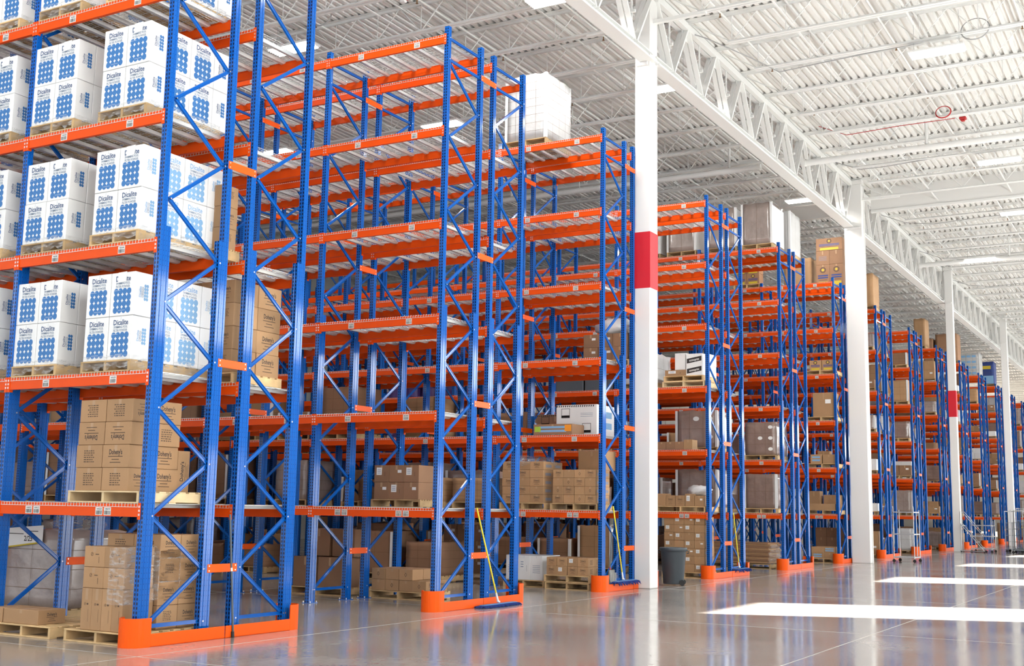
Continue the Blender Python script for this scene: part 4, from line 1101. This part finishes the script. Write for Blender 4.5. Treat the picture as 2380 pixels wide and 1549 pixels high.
# wire cage trolleys at the right edge
def cage(x, y, sx, sy, h, label):
    t = empty('cage_trolley', (x, y, 0)); tag(t, label, 'trolley', 'wire cage trolleys by the last column')
    b = MB(); b.bar((0, sy/2, .15), (sx, sy/2, .15), sy, .03, M_dark); b.build('base', t)
    for p, q in (((0,0),(sx,0)),((0,sy),(sx,sy)),((sx,0),(sx,sy))):
        b = MB()
        for k in range(5):
            u = k/4; b.tube([(p[0]+(q[0]-p[0])*u, p[1]+(q[1]-p[1])*u, .16), (p[0]+(q[0]-p[0])*u, p[1]+(q[1]-p[1])*u, h*(.72 if 0 < k < 4 else 1))], .008 if 0 < k < 4 else .016, M_dark if 0 < k < 4 else M_chrome, 6)
        for k in range(5): b.bar((*p, .2 + (h*.72-.2)*k/4), (*q, .2 + (h*.72-.2)*k/4), .012, .012, M_dark)
        b.tube([(*p, h), (*q, h)], .018, M_chrome, 6); b.build('wire_panel', t)
    for a in (0.05, sx-.05):
        for c in (0.05, sy-.05):
            b = MB(); b.tube([(a-.014, c, .065), (a+.014, c, .065)], .065, M_rub, 12); b.bar((a,c,.07),(a,c,.15), .03, .02, M_dark); b.build('caster', t)
    return t
cage(57.1, -3.75, 1.0, .75, 1.9, 'dark wire cage trolley nearest the picture edge under the last column')
cage(58.6, -3.3, 1.0, .75, 1.85, 'dark wire cage trolley partly behind the other cage trolley')
c = cage(60.2, -3.55, .9, .7, 2.0, 'farther wire cage trolley holding a yellow handled broom')
b = MB(); b.tube([(60.3, -3.2, .166), (60.3, -3.25, 1.35)], .02, M_yelh, 8); b.tube([(60.28, -3.45, 1.1), (60.32, -3.02, 1.12)], .015, M_yelh, 8)
tag(b.build('broom', smooth=True), 'yellow broom handle standing in the farther cage trolley', 'broom')

# ------------------------------------------------------------------ roof services
def main_pipe(x, z, y0, y1, label, r=.085):
    b = MB(); b.tube([(x, y0, z), (x, y1, z)], r, M_steel, 18)
    for y in (y0+.02, y1-.05): b.tube([(x, y, z), (x, y+.05, z)], r+.014, M_steel, 18)
    n = int((y1-y0)/2.6)
    for k in range(n): b.tube([(x, y0+1+2.6*k, z+r), (x, y0+1+2.6*k, 13.0)], .045 if k % 3 == 0 else .010, M_steel, 8)
    tag(b.build('sprinkler_main', smooth=True), label, 'pipe')
main_pipe(34.6, 12.08, -12.9, -.55, 'thick white sprinkler main hanging under the roof on the bright side of girder', .095)
main_pipe(34.4, 12.08, .75, 26., 'thick white sprinkler main hanging under the roof above the racks', .095)
main_pipe(51.6, 12.1, -12.9, -.55, 'thick white sprinkler main farther away behind the strip lamp', .10)
for i, (y, q) in enumerate(((-9.5, 'outermost'), (-7.4, 'third from girder'), (-4.55, 'second from girder'), (-1.45, 'next to the girder'), (1.5, 'first over the racks'), (4.3, 'second over the racks'), (7.2, 'third over the racks'), (10.2, 'fourth over the racks'), (13.2, 'fifth over the racks'))):
    b = MB(); b.tube([(7., y, 12.93), (100., y, 12.93)], .027, M_steel, 8)
    for k in range(22):
        x = 8.9 + 3.85*k + .5
        b.tube([(x, y, 12.90), (x, y, 12.84)], .014, M_brass, 6); b.tube([(x, y, 12.825), (x, y, 12.815)], .03, M_brass, 8)
    tag(b.build('sprinkler_line', smooth=False), 'white sprinkler branch pipe running along the roof, %s' % q, 'pipe', 'sprinkler branch pipes under the roof')
def ring(cx, cy, cz, r, m, name, label, cat, turns=3):
    b = MB()
    for k in range(turns): b.tube([(cx + .01*k + .25*r*math.sin(a), cy + (r + .008*k)*math.cos(a), cz + (r*.9 + .006*k)*math.sin(a)) for a in [2*PI*i/24 for i in range(25)]], .009, m, 6, False)
    tag(b.build(name, smooth=True), label, cat)
ring(32.9, -4.87, 12.5, .19, M_redc, 'cable_coil', 'red cable coil hanging from a roof joist', 'cable')
ring(27.36, -6.55, 12.5, .30, M_cable, 'cable_coil', 'grey cable coil hanging beside the brightest roof lamp', 'cable', 2)
ring(36.1, 3.4, 12.5, .2, M_cable, 'cable_coil', 'grey cable coil over the racks near the thick pipe', 'cable', 2)
ring(20., 6.2, 12.5, .22, M_cable, 'cable_coil', 'grey cable coil hanging under the roof above the nearest racks', 'cable', 2)
b = MB(); b.tube([(33.5, -1.3, 12.8), (33.5, -2.1, 12.42), (33.4, -3.6, 12.44), (33.35, -5.1, 12.42)], .010, M_redc, 6); tag(b.build('red_cable'), 'thin red cable strung along a roof joist', 'cable')
t = empty('alarm_beacon', (33.5, -5.28, 12.40)); tag(t, 'small red alarm beacon hanging at the end of the red cable', 'alarm')
b = MB(); b.cbox(-.09, -.09, 0, .09, .09, .07, M_redc, .015); b.build('housing', t); b = MB(); b.cbox(-.05, -.05, -.05, .05, .05, 0, M_redc, .01); b.build('lens', t)
t = empty('alarm_beacon', (19.8, 3.85, 12.36)); tag(t, 'red and white alarm beacon under the roof above the nearest racks', 'alarm')
b = MB(); b.cbox(-.08, -.08, 0, .08, .08, .08, M_redc, .015); b.build('housing', t); b = MB(); b.cbox(-.06, -.06, -.06, .06, .06, 0, M_plast, .015); b.build('lens', t)
b = MB(); b.tube([(25.8, -.45, 12.95), (25.9, -.7, 12.85), (26.9, -1.5, 12.55), (27.6, -1.95, 12.36), (27.6, -2.8, 12.40), (27.55, -4.0, 12.43), (27.5, -5.2, 12.44), (27.45, -6.3, 12.47), (27.4, -8.5, 12.44)], .014, M_cable, 8)
tag(b.build('power_cable', smooth=True), 'grey power cable looping from girder along a joist to the brightest lamp', 'cable')
b = MB(); b.tube([(37.2, -.5, 12.9), (37.1, -1.6, 12.4), (37.0, -2.4, 12.36), (37, -4, 12.44), (37.05, -5.2, 12.44)], .013, M_cable, 8)
tag(b.build('power_cable', smooth=True), 'grey power cable drooping from the girder farther along the roof', 'cable')
for k, x in enumerate((45.3, 52.4, 59.2)):
    b = MB(); b.tube([(x, -.4, 12.9), (x, -1.3, 12.5), (x, -2.3, 12.35), (x, -4, 12.42), (x, -6, 12.44)], .012, M_cable, 6)
    tag(b.build('power_cable', smooth=True), 'distant grey power cable, %s beyond the wide column along the roof' % ('first', 'second', 'third')[k], 'cable')

def area(name, loc, sx, sy, rot, power, col=(1,1,1), spread=PI):
    l = bpy.data.lights.new(name, 'AREA'); l.shape = 'RECTANGLE'; l.size = sx; l.size_y = sy; l.energy = power; l.color = col; l.spread = spread
    o = bpy.data.objects.new(name, l); COL.objects.link(o); o.location = loc; o.rotation_euler = rot; return o
LAMPS = [(27.4, -5.7), (37.1, -5.7), (43.9, -5.4), (51.5, -3.0), (26.8, .75), (39.0, .76), (20.8, .72), (20.4, 7.39), (26.7, 7.35), (26.6, 13.3)]
WHERE = ['brightest roof lamp, beside the grey cable coil', 'roof lamp second along the bright side of girder', 'roof lamp at the right picture edge beyond the draft curtain', 'long thin lit strip lamp far along the bright side',
         'roof lamp directly beside the red-banded column', 'roof lamp close to the girder above the fifth rack', 'roof lamp cut by the top picture edge beside the girder', 'big roof lamp seen through the second frame of nearest rack', 'roof lamp glowing behind the second rack end post', 'small distant roof lamp low behind the nearest rack frame']
ADDED_LAMPS = [(8., -5.7), (17.6, -5.7), (8., .7), (14.4, .7), (14., 7.4), (58., -5.), (66., -5.)]  # unseen lamps added out of view to light the hall
for i, (x, y) in enumerate(LAMPS + ADDED_LAMPS):
    t = empty('roof_lamp', (x, y, 12.10))
    lab = WHERE[i] if i < len(WHERE) else 'white roof lamp added out of view for fill light, number %d' % (i - 9)
    tag(t, lab, 'lamp', 'lit roof lamps')
    b = MB(); b.cbox(-.24, -.62, .03, .24, .62, .075, M_steel, .008); b.build('housing', t)
    b = MB(); b.box(-.23, -.6, .022, .23, .6, .03, M_refl); b.build('reflector', t)
    for k in range(6):
        b = MB(); b.tube([(-.19+.076*k, -.58, .008), (-.19+.076*k, .58, .008)], .013, M_tube, 8); b.build('lamp_tube', t)
    for dy in (-.5, .5):
        b = MB(); b.tube([(0, dy, .075), (0, dy, .95)], .004, M_cable, 5, False); b.build('hanger', t)
    area('roof_lamp_light', (x, y, 12.085), .42, 1.16, (0, 0, 0), LAMP_W, (1., .985, .95))

# ------------------------------------------------------------------ daylight
for k in range(4):
    area('window_daylight', (7.5 + 27*k, YW + .12, 6.7), 26.5, 1.5, (PI/2, 0, 0), WIN_W * 26.5*2.7, (.95, 1., 1.))
b = MB()
def pane_mat():
    m, N, L, bs = nt('frosted_pane'); N.remove(bs); out = [n for n in N if n.type == 'OUTPUT_MATERIAL'][0]
    tr = N.new('ShaderNodeBsdfTransparent'); tr.inputs[0].default_value = (PANE, PANE, PANE, 1); L.new(tr.outputs[0], out.inputs['Surface']); return m
PM = pane_mat()
for k in range(14):
    x0 = XA + 8*k; b = MB(); b.box(x0+.12, YW-.08, 5.5, x0+8, YW-.07, 8.2, PM)
    w = bpy.data.objects.get('window_%d' % (k+1)); o = b.build('window_pane', w)
for k in range(-2, 7):
    area('door_daylight', (24.3 + 11.35*k, YW - .12, 1.55), 2.35, 2.95, (PI/2, 0, 0), DOOR_W * 2.35*2.95)
s = bpy.data.lights.new('sun', 'SUN'); s.energy = SUN_S; s.angle = math.radians(.6); s.color = (1., .96, .88)
so = bpy.data.objects.new('sun', s); COL.objects.link(so)
el = math.radians(SUN_EL); dv = Vector((-.394*math.cos(el), .919*math.cos(el), -math.sin(el)))
so.rotation_euler = dv.to_track_quat('-Z', 'Y').to_euler(); so.location = (30, -40, 20)
W = bpy.data.worlds.new('sky'); SC.world = W; W.use_nodes = True
bg = W.node_tree.nodes['Background']; bg.inputs[0].default_value = (.92, .96, 1, 1); bg.inputs[1].default_value = WORLD_S

SC.view_settings.view_transform = 'Standard'; SC.view_settings.look = 'None'; SC.view_settings.gamma = 1; SC.view_settings.use_curve_mapping = False
SC.view_settings.exposure = EXPO
cy = SC.cycles
cy.max_bounces = 6; cy.diffuse_bounces = 3; cy.glossy_bounces = 3; cy.transmission_bounces = 2; cy.transparent_max_bounces = 12
cy.use_denoising = True; cy.caustics_reflective = False; cy.caustics_refractive = False; cy.sample_clamp_indirect = 8; cy.use_light_tree = True; cy.use_adaptive_sampling = True; cy.adaptive_threshold = .05; cy.adaptive_min_samples = 20
print('objects', len(bpy.data.objects))
